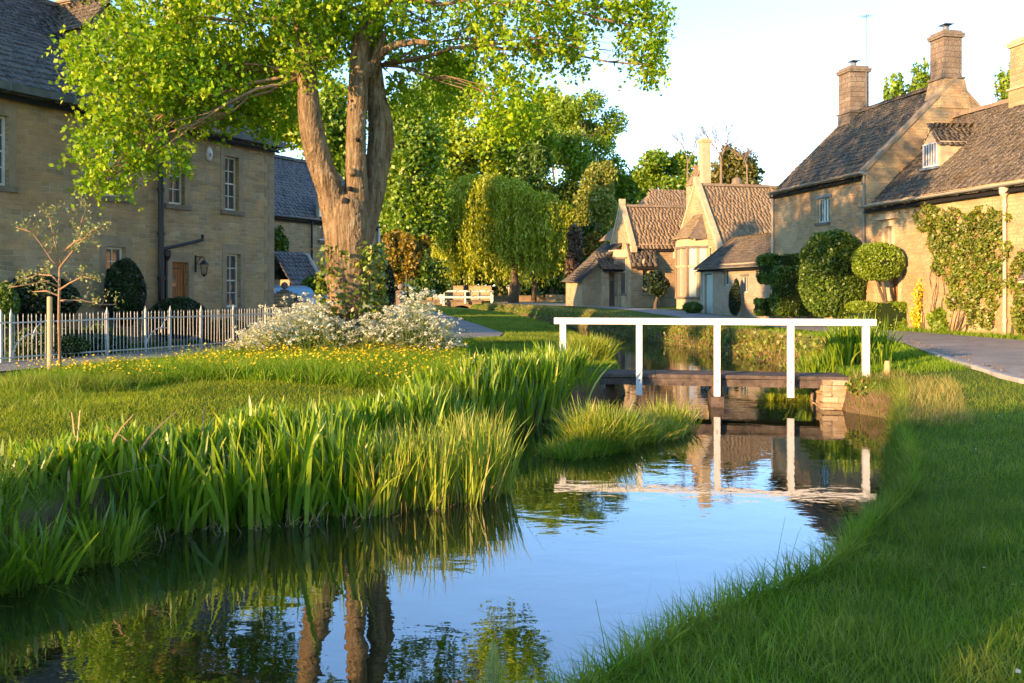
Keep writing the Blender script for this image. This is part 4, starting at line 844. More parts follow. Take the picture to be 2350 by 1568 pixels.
def lowwall(name, label, x0, x1, yt, yb, Y, mat, cat='wall', d=.45, dy=0):
    a = P(x0, yb, Y); b = P(x1, yt, Y); m = MB(); m.box(0, b.x - a.x, 0, d, -.4, b.z - a.z); 
    for i in range(int((b.x - a.x) / .3)): rough_box(m, i * .3 + .01, i * .3 + .28, .02, d - .02, b.z - a.z + .003, b.z - a.z + .16, .015)
    o = m.build(name, mat); o.location = (a.x, Y, a.z); tag(o, label, cat); return o
lowwall('stone_wall', 'dark stretch of low stone wall under the willow, right of the round sign', 1130, 1252, 682, 700, 97, M['stone_wall'])
lowwall('stone_wall', 'sunlit short stretch of low stone wall by the schoolhouse end', 1253, 1312, 680, 697, 96, M['rubble'])
lowwall('brick_wall', 'pinkish brown wall behind the white bridge railings', 1030, 1128, 659, 688, 104, M['stone_right'])
for x in (985, 1000, 1012):
    a = P(x, 690, 103); m = MB(); m.box(-.3, .3, 0, .6, -.3, 1.9); o = m.build('brick_pillar', M['stone_right']); o.location = a; tag(o, 'squat pinkish brick pillar behind the left end of the white bridge railings', 'pillar', 'brick pillars behind the railings')
a = P(1168, 696, 88); T_ = thing('road_sign', 'small round sign on a thin white post beside the far bend', 'road sign', (a.x, a.y, a.z - .1)); m = MB(); m.tube([(0, 0, 0), (0, 0, 1.5)], .05, 6); m.build('post', M['white_paint'], T_)
m = MB(); m.tube([(0, -.06, 1.62), (0, -.09, 1.62)], .27, 20); sb = m.build('sign_plate', M['pink_flower'], T_); m = MB(); m.tube([(0, -.092, 1.62), (0, -.1, 1.62)], .2, 20); m.build('sign_face', M['white_paint'], sb)
a = P(1000, 640, 84); T_ = thing('signboard', 'small grey rectangular signboard on a post among the dark shrubs left of the far bridge', 'sign', (a.x, a.y, 1.0)); m = MB(); m.tube([(0, 0, 0), (0, 0, a.z - 1)], .05, 6); m.build('post', M['far_bark'], T_); m = MB(); m.box(-.38, .38, -.08, -.052, a.z - 1.2, a.z - .8); m.build('board', M['gutter'], T_)
# ------------------------------------------------------------------ lime tree
tx, ty = -3.93, 22.0; tz = float(gz(tx, ty))
lt = thing('lime_tree', 'huge lime tree with three thick orange-lit trunks and bright yellow-green leaves spreading over the green', 'tree', (tx, ty, tz))
def lp(x, y, Y=22.0): v = P(x, y, Y); return Vector((v.x - tx, v.y - ty, v.z - tz))
m = MB(); pxm = 22 / F
def lim(pl, n=22, jit=0.012):
    pts = [lp(x, y, Y) for x, y, w, Y in pl]; rs = [w / 2 * pxm * (Y / 22) for x, y, w, Y in pl]
    P2 = []; R2 = []
    for i in range(len(pts) - 1):
        k = 4
        for j in range(k):
            s = j / k; p0, p1, p2, p3 = pts[max(i - 1, 0)], pts[i], pts[i + 1], pts[min(i + 2, len(pts) - 1)]
            P2.append(.5 * ((2 * p1) + (p2 - p0) * s + (2 * p0 - 5 * p1 + 4 * p2 - p3) * s * s + (3 * p1 - p0 - 3 * p2 + p3) * s ** 3)); R2.append(rs[i] + (rs[i + 1] - rs[i]) * s)
    P2.append(pts[-1]); R2.append(rs[-1]); m.tube(P2, R2, n, True, jit)
lim([(802, 830, 112, 22), (802, 770, 102, 22), (802, 700, 97, 22), (800, 640, 98, 22), (800, 560, 106, 22), (800, 510, 106, 22), (798, 480, 96, 22), (795, 450, 70, 22)])
lim([(784, 560, 70, 21.9), (768, 480, 66, 21.9), (755, 430, 60, 21.8), (738, 385, 58, 21.8), (726, 345, 58, 21.7), (716, 300, 55, 21.6), (709, 250, 51, 21.5), (706, 205, 47, 21.5), (702, 150, 43, 21.4), (696, 100, 38, 21.4), (688, 40, 30, 21.3), (670, -60, 24, 21.2), (640, -200, 14, 21)])
lim([(812, 560, 60, 22), (820, 480, 56, 22), (818, 430, 54, 22), (817, 380, 48, 22), (817, 300, 45, 22), (821, 230, 46, 22), (824, 160, 44, 22), (828, 100, 40, 22), (845, 40, 32, 22), (862, -60, 26, 22), (880, -220, 14, 22.2)])
lim([(824, 580, 46, 22.4), (842, 500, 54, 22.5), (857, 440, 54, 22.6), (866, 380, 54, 22.7), (874, 320, 60, 22.8), (873, 280, 56, 22.8), (864, 220, 44, 22.9), (858, 160, 38, 23), (856, 100, 34, 23), (874, 20, 26, 23.2), (905, -80, 22, 23.6), (940, -200, 14, 24)])
lim([(846, 170, 26, 22.2), (866, 135, 22, 21.9), (895, 108, 18, 21.6), (940, 98, 15, 21.4), (984, 97, 13, 21.2)])
lim([(858, 145, 20, 22.1), (872, 105, 16, 22), (884, 75, 12, 22)])
for (x, y, r, Y) in ((694, 300, 7, 21.5), (808, 395, 10, 21.6), (884, 325, 18, 22.7), (754, 640, 12, 21.7), (838, 690, 12, 21.7)):
    c = lp(x, y, Y); m.tube([c + Vector((0, .3, 0)), c + Vector((0, .1, 0)), c, c - Vector((0, .03, 0))], [r * pxm * 1.1, r * pxm * .95, r * pxm * .75, r * pxm * .4], 12)
for k in range(9):     # root flare
    a_ = k * 2 * math.pi / 9 + .3; d_ = Vector((math.cos(a_), math.sin(a_), 0)); m.tube([d_ * .30 + Vector((.05, 0, 1.3)), d_ * .45 + Vector((.05, 0, .6)), d_ * .5 + Vector((.05, 0, .15)), d_ * .8 + Vector((.05, 0, -.2))], [.10, .12, .15, .15], 10)
tr = m.build('trunk', M['bark'], lt, True)
rm = tr.modifiers.new('r', 'REMESH'); rm.mode = 'VOXEL'; rm.voxel_size = .024; rm.use_smooth_shade = True
sm = tr.modifiers.new('s', 'SMOOTH'); sm.iterations = 4; sm.factor = .6
tex = bpy.data.textures.new('bark_relief', 'CLOUDS'); tex.noise_scale = .055; tex.noise_depth = 3
dm_ = tr.modifiers.new('d', 'DISPLACE'); dm_.texture = tex; dm_.strength = .045; dm_.mid_level = .5
for (x, y, r, Y) in ((790, 462, 9, 21.46), (800, 432, 6, 21.5), (818, 318, 5, 21.5)):
    kn = MB(); c = lp(x, y, Y); c = c + Vector((0, .05, 0)); kn.tube([c + Vector((0, .2, .0)), c + Vector((0, .03, 0)), c + Vector((0, .01, 0))], [r * pxm * 1.0, r * pxm * .9, r * pxm * .5], 9, True, .2); kn.build('knot_shade_plug', M['dark'], lt, True)  # solid dark plugs at the knots; the shade of the hollows is their colour
ELL = [(330, 165, 160, 140, 21, 2.0, 1.0), (258, 330, 80, 95, 20.5, 1.3, 1.0), (480, 190, 150, 105, 22, 2.4, 1.0), (560, 40, 300, 100, 22, 3.2, .9), (780, 40, 150, 75, 22.5, 3.2, .8), (620, 200, 75, 120, 23.5, 1.6, .8), (990, 60, 160, 90, 23, 3, .5), (1165, 240, 90, 80, 22.5, 1.8, 1.0), (1170, 80, 120, 120, 22.5, 2.5, .65),
       (1290, 40, 62, 100, 22, 1.6, .55), (1475, 65, 64, 95, 22, 1.2, .9), (1390, 0, 120, 42, 22, 1.6, .8), (1495, 150, 34, 42, 22, .8, 1), (930, 210, 50, 50, 24, 1.2, .6), (365, 345, 80, 45, 20.8, 1.2, .8), (720, 130, 70, 60, 21, .8, .8), (1030, 190, 90, 70, 24, 1.3, .5),
       (200, 110, 45, 50, 20.6, 1, .8), (240, 420, 55, 30, 20.4, .8, .8), (1330, 110, 40, 60, 22, 1, .7), (400, -150, 330, 180, 21.5, 4.5, .22), (850, -230, 420, 230, 22.5, 5, .22), (1250, -130, 260, 140, 22.5, 3.5, .22), (1000, -420, 480, 180, 22.5, 4, .2)]
mb = MB(); LC = []
starts = [lp(706, 170, 21.5), lp(690, 40, 21.3), lp(830, 100, 22), lp(850, 10, 22), lp(880, 10, 23.2), lp(870, 150, 23)]
for cx, cyy, rx, ry, Yc, dY, den in ELL:
    c = lp(cx, cyy, Yc); R3 = np.array([rx * Yc / F, dY, ry * Yc / F]); area = R3[0] * R3[2] * 3.14
    st = min(starts, key=lambda s_: (s_ - c).length * (1 if s_.z < c.z + 1.5 else 1.6)); b0 = limb(st, c, 7, .05, .06)
    L_ = (c - st).length; r0 = .018 + .006 * L_; mb.tube(b0, [r0 * (1 - .1 * i) for i in range(8)], 7)
    for k in range(int(8 + area * 2.2)):
        e = Vector(in_ell(1, list(c), R3 * .92)[0]); s0 = b0[random.randint(3, 7)]; pl = limb(s0, e, 5, .07, .07); mb.tube(pl, [.014 * (1 - .16 * i) for i in range(6)], 4)
    nS = int(area * 80 * den * (.6 + .4 * dY / 2)); cc = in_ell(nS, list(c), R3, .0)
    # drooping sprays: leaves strung along short hanging twigs
    ang = rng.uniform(0, 2 * np.pi, nS); ln = rng.uniform(.25, .6, nS); nl = 13
    for k in range(nl):
        s = k / nl; LC.append(cc + np.stack([np.cos(ang) * ln * s * .7, np.sin(ang) * ln * s * .7, -ln * s * s * .9], 1) + rng.normal(0, .055, (nS, 3)))
mb.build('branches', M['twig'], lt, True)
LC = np.concatenate(LC); print('lime leaves', len(LC))
leaves('crown', LC, .092, M['lime'], lt, up=.0, aspect=1.25, hang=.55, fold=.12)
mb = MB()
# ------------------------------------------------------------------ background trees
def ptree(name, label, cat, cx, cy_, rx, ry, Y, mat, n=7000, leaf=.3, zg=1.0, **kw):
    c = P(cx, cy_, Y); r = (rx * Y / F, rx * Y / F * .8, ry * Y / F); return tree(name, label, cat, c.x, Y, zg, 0, r, c.z, mat, n, leaf, **kw)
G = 'tall trees beyond the green'
ptree('broadleaf_tree', 'sunlit yellow-green tree rising behind the slate roof end of the long shaded house', 'tree', 615, 230, 120, 125, 50, 'tree_a', 9000, .24, group=G)
ptree('broadleaf_tree', 'green tree filling the gap between the two lit limbs of the big lime', 'tree', 765, 290, 90, 170, 62, 'tree_b', 9000, .26, group=G)
ptree('broadleaf_tree', 'tall mid green tree directly right of the dark rear limb of the big lime', 'tree', 950, 390, 90, 220, 75, 'tree_b', 15000, .26, group=G, trunk=.16)
ptree('broadleaf_tree', 'bright green bushy tree left of the weeping willow', 'tree', 945, 470, 88, 130, 90, 'tree_a', 14000, .28, group=G)
ptree('broadleaf_tree', 'loose light green tree standing behind and above the willow', 'tree', 1070, 330, 120, 120, 95, 'tree_a', 9000, .32, group=G)
ptree('broadleaf_tree', 'mid green tree right above the willow top', 'tree', 1190, 350, 95, 130, 98, 'tree_b', 10000, .32, group=G)
ptree('spruce_tree', 'darker green conifer among the light trees, above the right side of the willow', 'tree', 1225, 390, 50, 95, 92, 'tree_c', 6000, .3, group=G)
ptree('broadleaf_tree', 'tallest airy round-topped tree against the sky in the middle', 'tree', 1345, 320, 120, 145, 108, 'tree_b', 15000, .27, group=G, lobes=30, lr=.28, branches=20)
ptree('broadleaf_tree', 'light green tree filling the gap left of the tall airy tree', 'tree', 1265, 300, 70, 110, 118, 'tree_a', 9000, .36, group=G)
ptree('broadleaf_tree', 'mid green tree low behind the left part of the willow', 'tree', 1040, 440, 90, 130, 112, 'tree_b', 11000, .38, group=G)
ptree('broadleaf_tree', 'mid green tree behind the right shoulder of the willow', 'tree', 1275, 480, 90, 120, 114, 'tree_c', 11000, .38, group=G)
ptree('broadleaf_tree', 'green tree high behind the canopy right of the rear limb', 'tree', 1010, 220, 110, 110, 116, 'tree_b', 9000, .36, group=G)
ptree('broadleaf_tree', 'broad green tree behind the birch and the schoolhouse', 'tree', 1430, 470, 80, 110, 112, 'tree_b', 10000, .36, group=G)
ptree('broadleaf_tree', 'green tree close right of the big trunk at mid height', 'tree', 905, 430, 60, 140, 80, 'tree_b', 9000, .28, group=G, trunk=.15)
ptree('birch_tree', 'olive green birch with drooping twigs left of the schoolhouse', 'tree', 1372, 450, 62, 95, 84, 'olive', 11000, .2, group=G, hang=.7)
ptree('broadleaf_tree', 'dark green tree low behind the thin brown conifer', 'tree', 1345, 560, 70, 80, 90, 'tree_c', 7000, .3, group=G)
ptree('broadleaf_tree', 'dense round green tree rising behind the schoolhouse roof', 'tree', 1530, 420, 105, 88, 98, 'tree_b', 15000, .3, group=G, lobes=26, lr=.34)
ptree('broadleaf_tree', 'russet green bushy tree behind the schoolhouse chimney', 'tree', 1690, 405, 72, 85, 92, 'russet', 9000, .26, group=G)
ptree('autumnal_shrub', 'orange-yellow shrub just left of the schoolhouse', 'shrub', 1365, 562, 28, 34, 82, 'orange', 3000, .2)
ptree('copper_tree', 'orange-leaved tree with drooping golden sprays right of the big trunk', 'tree', 930, 580, 66, 92, 70, 'orange', 9000, .22, hang=.6, trunk=.12, lobes=14, lr=.3)
ptree('garden_shrub', 'green shrub mass under the copper tree, beside the stone ball pier', 'shrub', 960, 640, 70, 55, 76, 'tree_c', 6000, .24, trunk=.1)
ptree('conifer_tree', 'thin brown dead-looking conifer between willow and schoolhouse', 'tree', 1320, 590, 20, 95, 80, 'brown', 5000, .18, lr=.5)
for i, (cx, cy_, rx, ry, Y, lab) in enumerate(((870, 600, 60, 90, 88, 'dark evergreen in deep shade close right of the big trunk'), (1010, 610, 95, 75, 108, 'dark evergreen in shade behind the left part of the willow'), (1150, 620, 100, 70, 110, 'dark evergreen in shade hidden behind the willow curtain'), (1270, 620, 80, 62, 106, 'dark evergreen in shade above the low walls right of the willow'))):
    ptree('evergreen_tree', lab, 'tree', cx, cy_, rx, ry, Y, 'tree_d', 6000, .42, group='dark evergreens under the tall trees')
tag(leaves('woodland', np.concatenate([in_ell(9000, (P(1000, 0, 125).x, 125, 4), (34, 3, 6.5)), in_ell(3000, (-30, 118, 5), (14, 4, 7))]), .7, M['tree_d']), 'dark distant woodland closing the view behind all the trees', 'woodland', kind='stuff')
def blob(name, label, cat, c, r, mat, n, leaf, z0=None, square=0, group=None, core=True, stem=None, hang=None):
    # clipped shrub: many small leaves over a dark inner body
    T_ = thing(name, label, cat, (c[0], c[1], c[2] - r[2]), 0, group); d = rng.normal(0, 1, (n, 3)); d /= np.linalg.norm(d, axis=1)[:, None]
    if square: d = np.sign(d) * np.abs(d) ** square; d /= (np.abs(d) ** 8).sum(1)[:, None] ** (1 / 8.) if square < .6 else 1
    q = rng.uniform(.90, 1.03, n) + .025 * np.sin(d[:, 0] * 9 + d[:, 2] * 7) ; C = d * q[:, None] * np.array(r) + np.array([0, 0, r[2]])
    leaves('foliage', C, leaf, M[mat], T_, up=.1, hang=hang)
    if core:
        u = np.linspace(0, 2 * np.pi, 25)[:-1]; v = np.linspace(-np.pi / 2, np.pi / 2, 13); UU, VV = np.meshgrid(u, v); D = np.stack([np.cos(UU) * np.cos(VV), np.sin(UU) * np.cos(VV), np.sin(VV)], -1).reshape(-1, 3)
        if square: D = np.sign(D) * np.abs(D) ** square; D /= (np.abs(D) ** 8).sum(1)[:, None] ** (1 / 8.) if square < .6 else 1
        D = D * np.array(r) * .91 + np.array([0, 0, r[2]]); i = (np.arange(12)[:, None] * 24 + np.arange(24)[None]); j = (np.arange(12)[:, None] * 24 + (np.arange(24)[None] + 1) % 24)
        obj('dark_core', mesh_np('inner', D, np.stack([i.ravel(), j.ravel(), (j + 24).ravel(), (i + 24).ravel()], 1), True), M['core'], T_)
    if stem:
        for pts, rad in stem: s_ = MB(); s_.tube(pts, rad, 7); s_.build('stem', M['far_bark'], T_, True)
    return T_
q = P(886, 640, 58); blob('clipped_hedge', 'dark rounded clipped yew just right of the big trunk', 'hedge', (q.x, 58, 1.0 + 1.15), (.5, .8, 1.9), 'yew', 3500, .14)
q = P(1690, 412, 88); 
# willow
wq = P(1178, 660, 86); wt = thing('weeping_willow', 'golden green weeping willow with long hanging curtains of leaves over the far bend', 'tree', (wq.x, 86, 1.0)); C = []; m = MB()
domes = [(1125, 430, 60, 30), (1085, 455, 60, 35), (1165, 440, 60, 30), (1050, 470, 45, 35), (1030, 520, 30, 30), (1075, 540, 40, 35), (1300, 520, 18, 24), (1060, 480, 40, 30), (1190, 460, 50, 30), (1240, 470, 50, 28), (1290, 490, 30, 26), (1150, 470, 80, 40), (1200, 520, 90, 30), (1035, 540, 30, 30), (1085, 430, 50, 28), (1260, 530, 45, 25), (1150, 560, 80, 30)]
for dx_, dy_, rx, ry in domes:
    c = P(dx_, dy_, 86); c = Vector((c.x - wq.x, random.uniform(-.8, .8), c.z - 1)); m.tube(limb((0, 0, 3.5), c, 6, .06, .05), [.22 * (1 - .13 * i) for i in range(7)], 6)
    ns = int(rx * 2.8)
    for k in range(ns):
        a_ = random.uniform(0, 6.28); rr = math.sqrt(random.random()); rxm = rx * 86 / F; s0 = c + Vector((math.cos(a_) * rr * rxm, math.sin(a_) * rr * rxm * .9, (1 - rr * rr) * ry * 86 / F))
        bot = P(0, 640 + random.uniform(-110, 22), 86).z - 1
        L_ = min(s0.z - bot, random.uniform(1.5, 8)); nn = max(6, int(L_ * 6)); t_ = np.linspace(0, 1, nn); out = .5 * (1 - np.exp(-t_ * 4))
        C.append(np.stack([s0.x + math.cos(a_) * out + rng.normal(0, .05, nn), s0.y + math.sin(a_) * out + rng.normal(0, .05, nn), s0.z - t_ * L_ + .25 * np.sin(t_ * 3.1) * 1 + rng.normal(0, .03, nn)], 1))
m.tube([(0, 0, -.2), (.1, 0, 2), (0, 0, 3.6)], [.55, .42, .35], 10); m.build('trunk', M['far_bark'], wt, True)
leaves('crown', cluster(np.concatenate(C), 3, .10), .125, M['willow'], wt, up=-.1, aspect=2.3, hang=.85)
# poplar-like shoots
for i, (px_, py, w, lab) in enumerate(((2055, 160, 34, 'leftmost upright poplar with feathery shoots behind the roof of the tall house'), (2125, 130, 42, 'poplar with feathery upright shoots close left of the rear chimney'), (2332, 130, 46, 'upright poplar at the right edge of the picture above the dormer roof'))):
    c = P(px_, py, 62); T_ = thing('poplar_tree', lab, 'tree', (c.x, 62, 1.0), 0, 'poplars behind the roofs'); m = MB(); C = []; m.tube([(0, 0, -.2), (0, 0, c.z * .55), (0, 0, c.z - 3)], [.35, .25, .15], 8)
    for k in range(34):
        b_ = Vector((random.uniform(-1, 1) * w * 62 / F * .85, random.uniform(-1, 1), 0)); zt = c.z - 1 + random.uniform(-1.6, 0) - abs(b_.x) * .5; zb = c.z - 6.5 + random.uniform(0, 1.5)
        m.tube([(0, 0, zb - 2), (b_.x * .8, b_.y * .8, zb), (b_.x, b_.y, zt)], [.06, .045, .01], 4); nn = 90; t_ = rng.uniform(0, 1, nn)
        C.append(np.stack([b_.x * (.8 + .2 * t_) + rng.normal(0, .13, nn) * (1.1 - t_ * .8), b_.y + rng.normal(0, .13, nn), zb + (zt - zb) * t_], 1))
    m.build('trunk', M['far_bark'], T_, True); leaves('crown', np.concatenate(C), .17, M['tree_b'], T_, up=0, aspect=1.8)
# bare trees
def bare(name, label, px_, pyb, pyt, Y, spread, seed, thick=.22):
    random.seed(seed); a = P(px_, pyb, Y); H_ = P(px_, pyt, Y).z - a.z; T_ = thing(name, label, 'tree', (a.x, Y, 1.0), 0, 'leafless trees'); m = MB(); z0 = a.z - 1.0
    def grow(p, d, L_, r, lev):
        e = p + d * L_; mid = p.lerp(e, .5) + Vector((random.uniform(-.06, .06), random.uniform(-.06, .06), 0)) * L_; m.tube([p, mid, e], [r, r * .85, r * .68], 5 if lev < 3 else 3, False)
        if lev >= 6: return
        for k in range(3 if lev in (1, 2, 4) else 2):
            nd = (d + Vector((random.uniform(-1, 1), random.uniform(-1, 1), random.uniform(-.15, .55))) * spread).normalized(); grow(e if k else p.lerp(e, .75), nd, L_ * random.uniform(.66, .86), r * .7, lev + 1)
    m.tube([(0, 0, -.2), (0, 0, z0)], [thick * 1.3, thick], 7)
    grow(Vector((0, 0, z0)), Vector((0, 0, 1)), H_ * .24, thick, 0); m.build('trunk', M['bare_bark'], T_, True); return T_
bare('bare_tree', 'tall leafless tree against the sky directly right of the schoolhouse chimney', 1655, 400, 245, 90, .62, 5, .13); bare('bare_tree', 'smaller leafless tree left of the schoolhouse chimney', 1578, 400, 275, 92, .55, 11, .09)
bare('bare_tree', 'low spreading bare tree right of the chimney reaching toward the tall house', 1715, 410, 300, 88, .75, 3, .09)
random.seed(21)
# ------------------------------------------------------------------ right-hand shrubs and climbers
def rl(x, y, d): u, z = RH.ray(x, y, d); w = RH.w(u, d); return w.x, w.y, z
def rblob(name, label, cat, cx, cy_, rx, ry, d, mat, n, leaf, **kw):
    x, y, z = rl(cx, cy_, d); s = y / F; return blob(name, label, cat, (x, y, z), (rx * s, rx * s if 'dp' not in kw else kw.pop('dp'), ry * s), mat, n, leaf, **kw)
rblob('clipped_hedge', 'upper clipped hedge block with a flat top against the tall house corner', 'hedge', 1792, 618, 50, 34, -.9, 'hedge_mid', 5000, .07, square=.35, dp=.5)
rblob('clipped_hedge', 'squarish clipped shrub in front of the upper hedge block, left of the big dome', 'hedge', 1812, 668, 38, 56, -1.0, 'hedge_mid', 6000, .07, square=.5, dp=.6)
rblob('yew_dome', 'big rounded dark and bright green dome-shaped shrub against the corner of the two houses', 'shrub', 1912, 630, 73, 98, -1.0, 'hedge_mid', 16000, .085, square=.8, dp=.9, hang=.4)
x, y, z = rl(2016, 601, -.9); s = y / F
blob('topiary_tree', 'round clipped ball of leaves on a short curved double stem beside the big dome', 'topiary', (x, y, z), (56 * s, .65, 43 * s), 'box', 9000, .06, square=.85, stem=[([(.25, .2, -1.75), (.35, .1, -1.0), (.2, 0, -.3), (.1, 0, .2)], [.07, .06, .06, .05]), ([(.45, .2, -1.75), (.3, .1, -.9), (.0, 0, -.2), (-.1, 0, .2)], [.05, .05, .05, .04])])
rblob('box_hedge', 'low square-cut bright green hedge along the road in front of the lower house', 'hedge', 2020, 723, 70, 30, -.7, 'box', 12000, .06, square=.3, dp=.45)
rblob('box_hedge', 'small low green hedge at the foot of the clipped shrubs by the outbuilding', 'hedge', 1752, 705, 17, 20, -1.0, 'box', 2000, .06, square=.35, dp=.5)
rblob('conifer_shrub', 'small pointed dark conifer against the outbuilding wall', 'shrub', 1686, 690, 13, 34, -.6, 'yew', 2500, .07, dp=.3)
rblob('conifer_shrub', 'taller narrow tip of dark conifer next to the small window of the outbuilding', 'shrub', 1690, 670, 7, 30, -.5, 'yew', 1200, .06, dp=.2)
rblob('ball_shrub', 'small mounded green shrub in front of the bay of the schoolhouse', 'shrub', 1590, 706, 22, 12, -.9, 'hedge_mid', 2500, .09)
def climb(name, label, cells, mat, n, leaf, dmin=-.42, flowers=0, cat='climber', fr=RH, fm='pink_flower'):
    T_ = thing(name, label, cat, fr.w(fr.ray(cells[0][0], 740)[0], -.1, .8), fr.ang); off = Vector((fr.ray(cells[0][0], 740)[0], -.1, .8)); C = []; tot = sum(c[2] * c[3] for c in cells)
    for cx, cy_, rx, ry in cells:
        u, z = fr.ray(cx, cy_, -.2); s = (fr.ray(cx + 1, cy_, -.2)[0] - u); sz = fr.ray(cx, cy_ - 1, -.2)[1] - z; k = int(n * rx * ry / tot)
        a_ = rng.uniform(0, 6.28, k); r_ = np.sqrt(rng.uniform(0, 1, k)) * (1 + .15 * np.sin(a_ * 5)); C.append(np.stack([u + np.cos(a_) * r_ * rx * s, dmin * rng.uniform(.05, 1, k) * (1.1 - r_ * .6), z + np.sin(a_) * r_ * ry * sz], 1) - np.array(off))
    C = np.concatenate(C); C = C[(np.sin(C[:, 0] * 5.1 + C[:, 2] * 2) * np.sin(C[:, 2] * 4.3 - C[:, 0]) + rng.normal(0, .35, len(C))) > -.38]; leaves('leaves', C, leaf, M[mat], T_, up=.0)
    if flowers: leaves('flowers', C[rng.choice(len(C), flowers)] + np.array([0, -.06, 0]), leaf * .9, M[fm], T_)
    m = MB()
    for k in range(14):
        e = C[rng.integers(len(C))]; b = Vector((e[0] * .6 + random.uniform(-.3, .3), .06, .0)); m.tube(limb(b, Vector((e[0], .02, e[2])), 6, .04), [.022 * (1 - .12 * i) for i in range(7)], 4)
    m.build('stems', M['far_bark'], T_, True); return T_
climb('climbing_rose', 'large leafy climbing rose covering the wall of the lower house', [(2125, 500, 32, 32), (2175, 520, 60, 38), (2250, 515, 55, 40), (2205, 580, 75, 50), (2265, 590, 42, 60), (2220, 640, 60, 40), (2270, 655, 38, 25), (2150, 570, 26, 40), (2195, 690, 30, 25), (2245, 710, 34, 46), (2150, 610, 14, 24)], 'climber', 17000, .075, flowers=60)
climb('climbing_rose', 'second climbing plant at the right edge of the picture, right of the cream drainpipe', [(2335, 640, 22, 50), (2345, 720, 26, 45), (2350, 600, 18, 40)], 'climber', 4000, .075, flowers=25)
climb('leafy_plant', 'bright green leafy plant at the foot of the wall left of the rose stems', [(2150, 735, 22, 24)], 'box', 900, .11)
climb('yellow_shrub', 'thin bright yellow flowering plant growing up the wall beside the low hedge', [(2100, 725, 8, 28), (2105, 675, 4, 34)], 'yellow_flower', 480, .07, flowers=0)
climb('climbing_rose', 'small green climber at the right edge of the long shaded house, on the cottage wall', [(648, 570, 14, 45), (640, 610, 12, 40), (633, 540, 7, 15)], 'hedge_mid', 2600, .12, fr=CT)
rnd = np.random.default_rng(3); C = []
for k in range(2600):
    u = rnd.uniform(0, 15); C.append((u, -.15 - abs(rnd.normal(0, .12)), .72))
# verge plants along the foot of the wall
B = np.array([list(RH.w(c[0], c[1], float(gz(*RH.w(c[0], c[1])[:2])))) for c in C]); tag(blades('verge_plants', B, .22, .02, M['meadow'], lean=.5), 'low weeds and grasses along the foot of the lower house wall', 'weeds', kind='stuff')
# small tree in front of the school
q = P(1502, 650, 60); tree('small_tree', 'small dark round-headed fruit tree in front of the schoolhouse', 'tree', q.x, 60, 1.03, 0, (1.15, .9, .85), P(0, 650, 60).z, 'yew', 2200, .15, trunk=.14, lobes=10, lr=.5)
# ------------------------------------------------------------------ shrubs by the left house
def lblob(name, label, cx, cy_, rx, ry, Y, mat, n, leaf, **kw):
    q = P(cx, cy_, Y); s = Y / F; return blob(name, label, 'shrub', tuple(q), (rx * s, rx * s * .9, ry * s), mat, n, leaf, **kw)
lblob('topiary_cone', 'taller dark clipped yew cone in front of the lower window', 287, 672, 44, 76, 24.5, 'yew', 9000, .045, group='clipped yews by the long house')
lblob('topiary_cone', 'smaller dark clipped yew touching the left side of the taller cone', 246, 680, 34, 62, 25.2, 'yew', 6000, .045, group='clipped yews by the long house')
lblob('round_shrub', 'wide dark rounded shrub behind the young tree at the left', 92, 690, 84, 58, 22.3, 'yew', 9000, .06)
lblob('round_shrub', 'low dark dome-shaped shrub below the brown door', 410, 730, 66, 46, 25.2, 'yew', 8000, .05)
lblob('garden_shrub', 'loose dark green shrub behind the fence at the far left edge', 10, 700, 30, 50, 20.8, 'hedge_mid', 3000, .06)
lblob('garden_shrub', 'grey green shrub behind the railings between the cones and the low dome', 230, 790, 60, 45, 21.5, 'tree_d', 4000, .06)
lblob('garden_shrub', 'dark low shrub behind the railings at the right end', 520, 770, 60, 36, 26.5, 'tree_d', 4000, .06)
lblob('garden_shrub', 'dark bushy shrub in front of the cottage porch', 728, 660, 36, 28, 38, 'hedge_mid', 4000, .09)
lblob('garden_shrub', 'low dark planting behind the left end of the railings', 110, 790, 90, 40, 20.3, 'tree_d', 5000, .05)
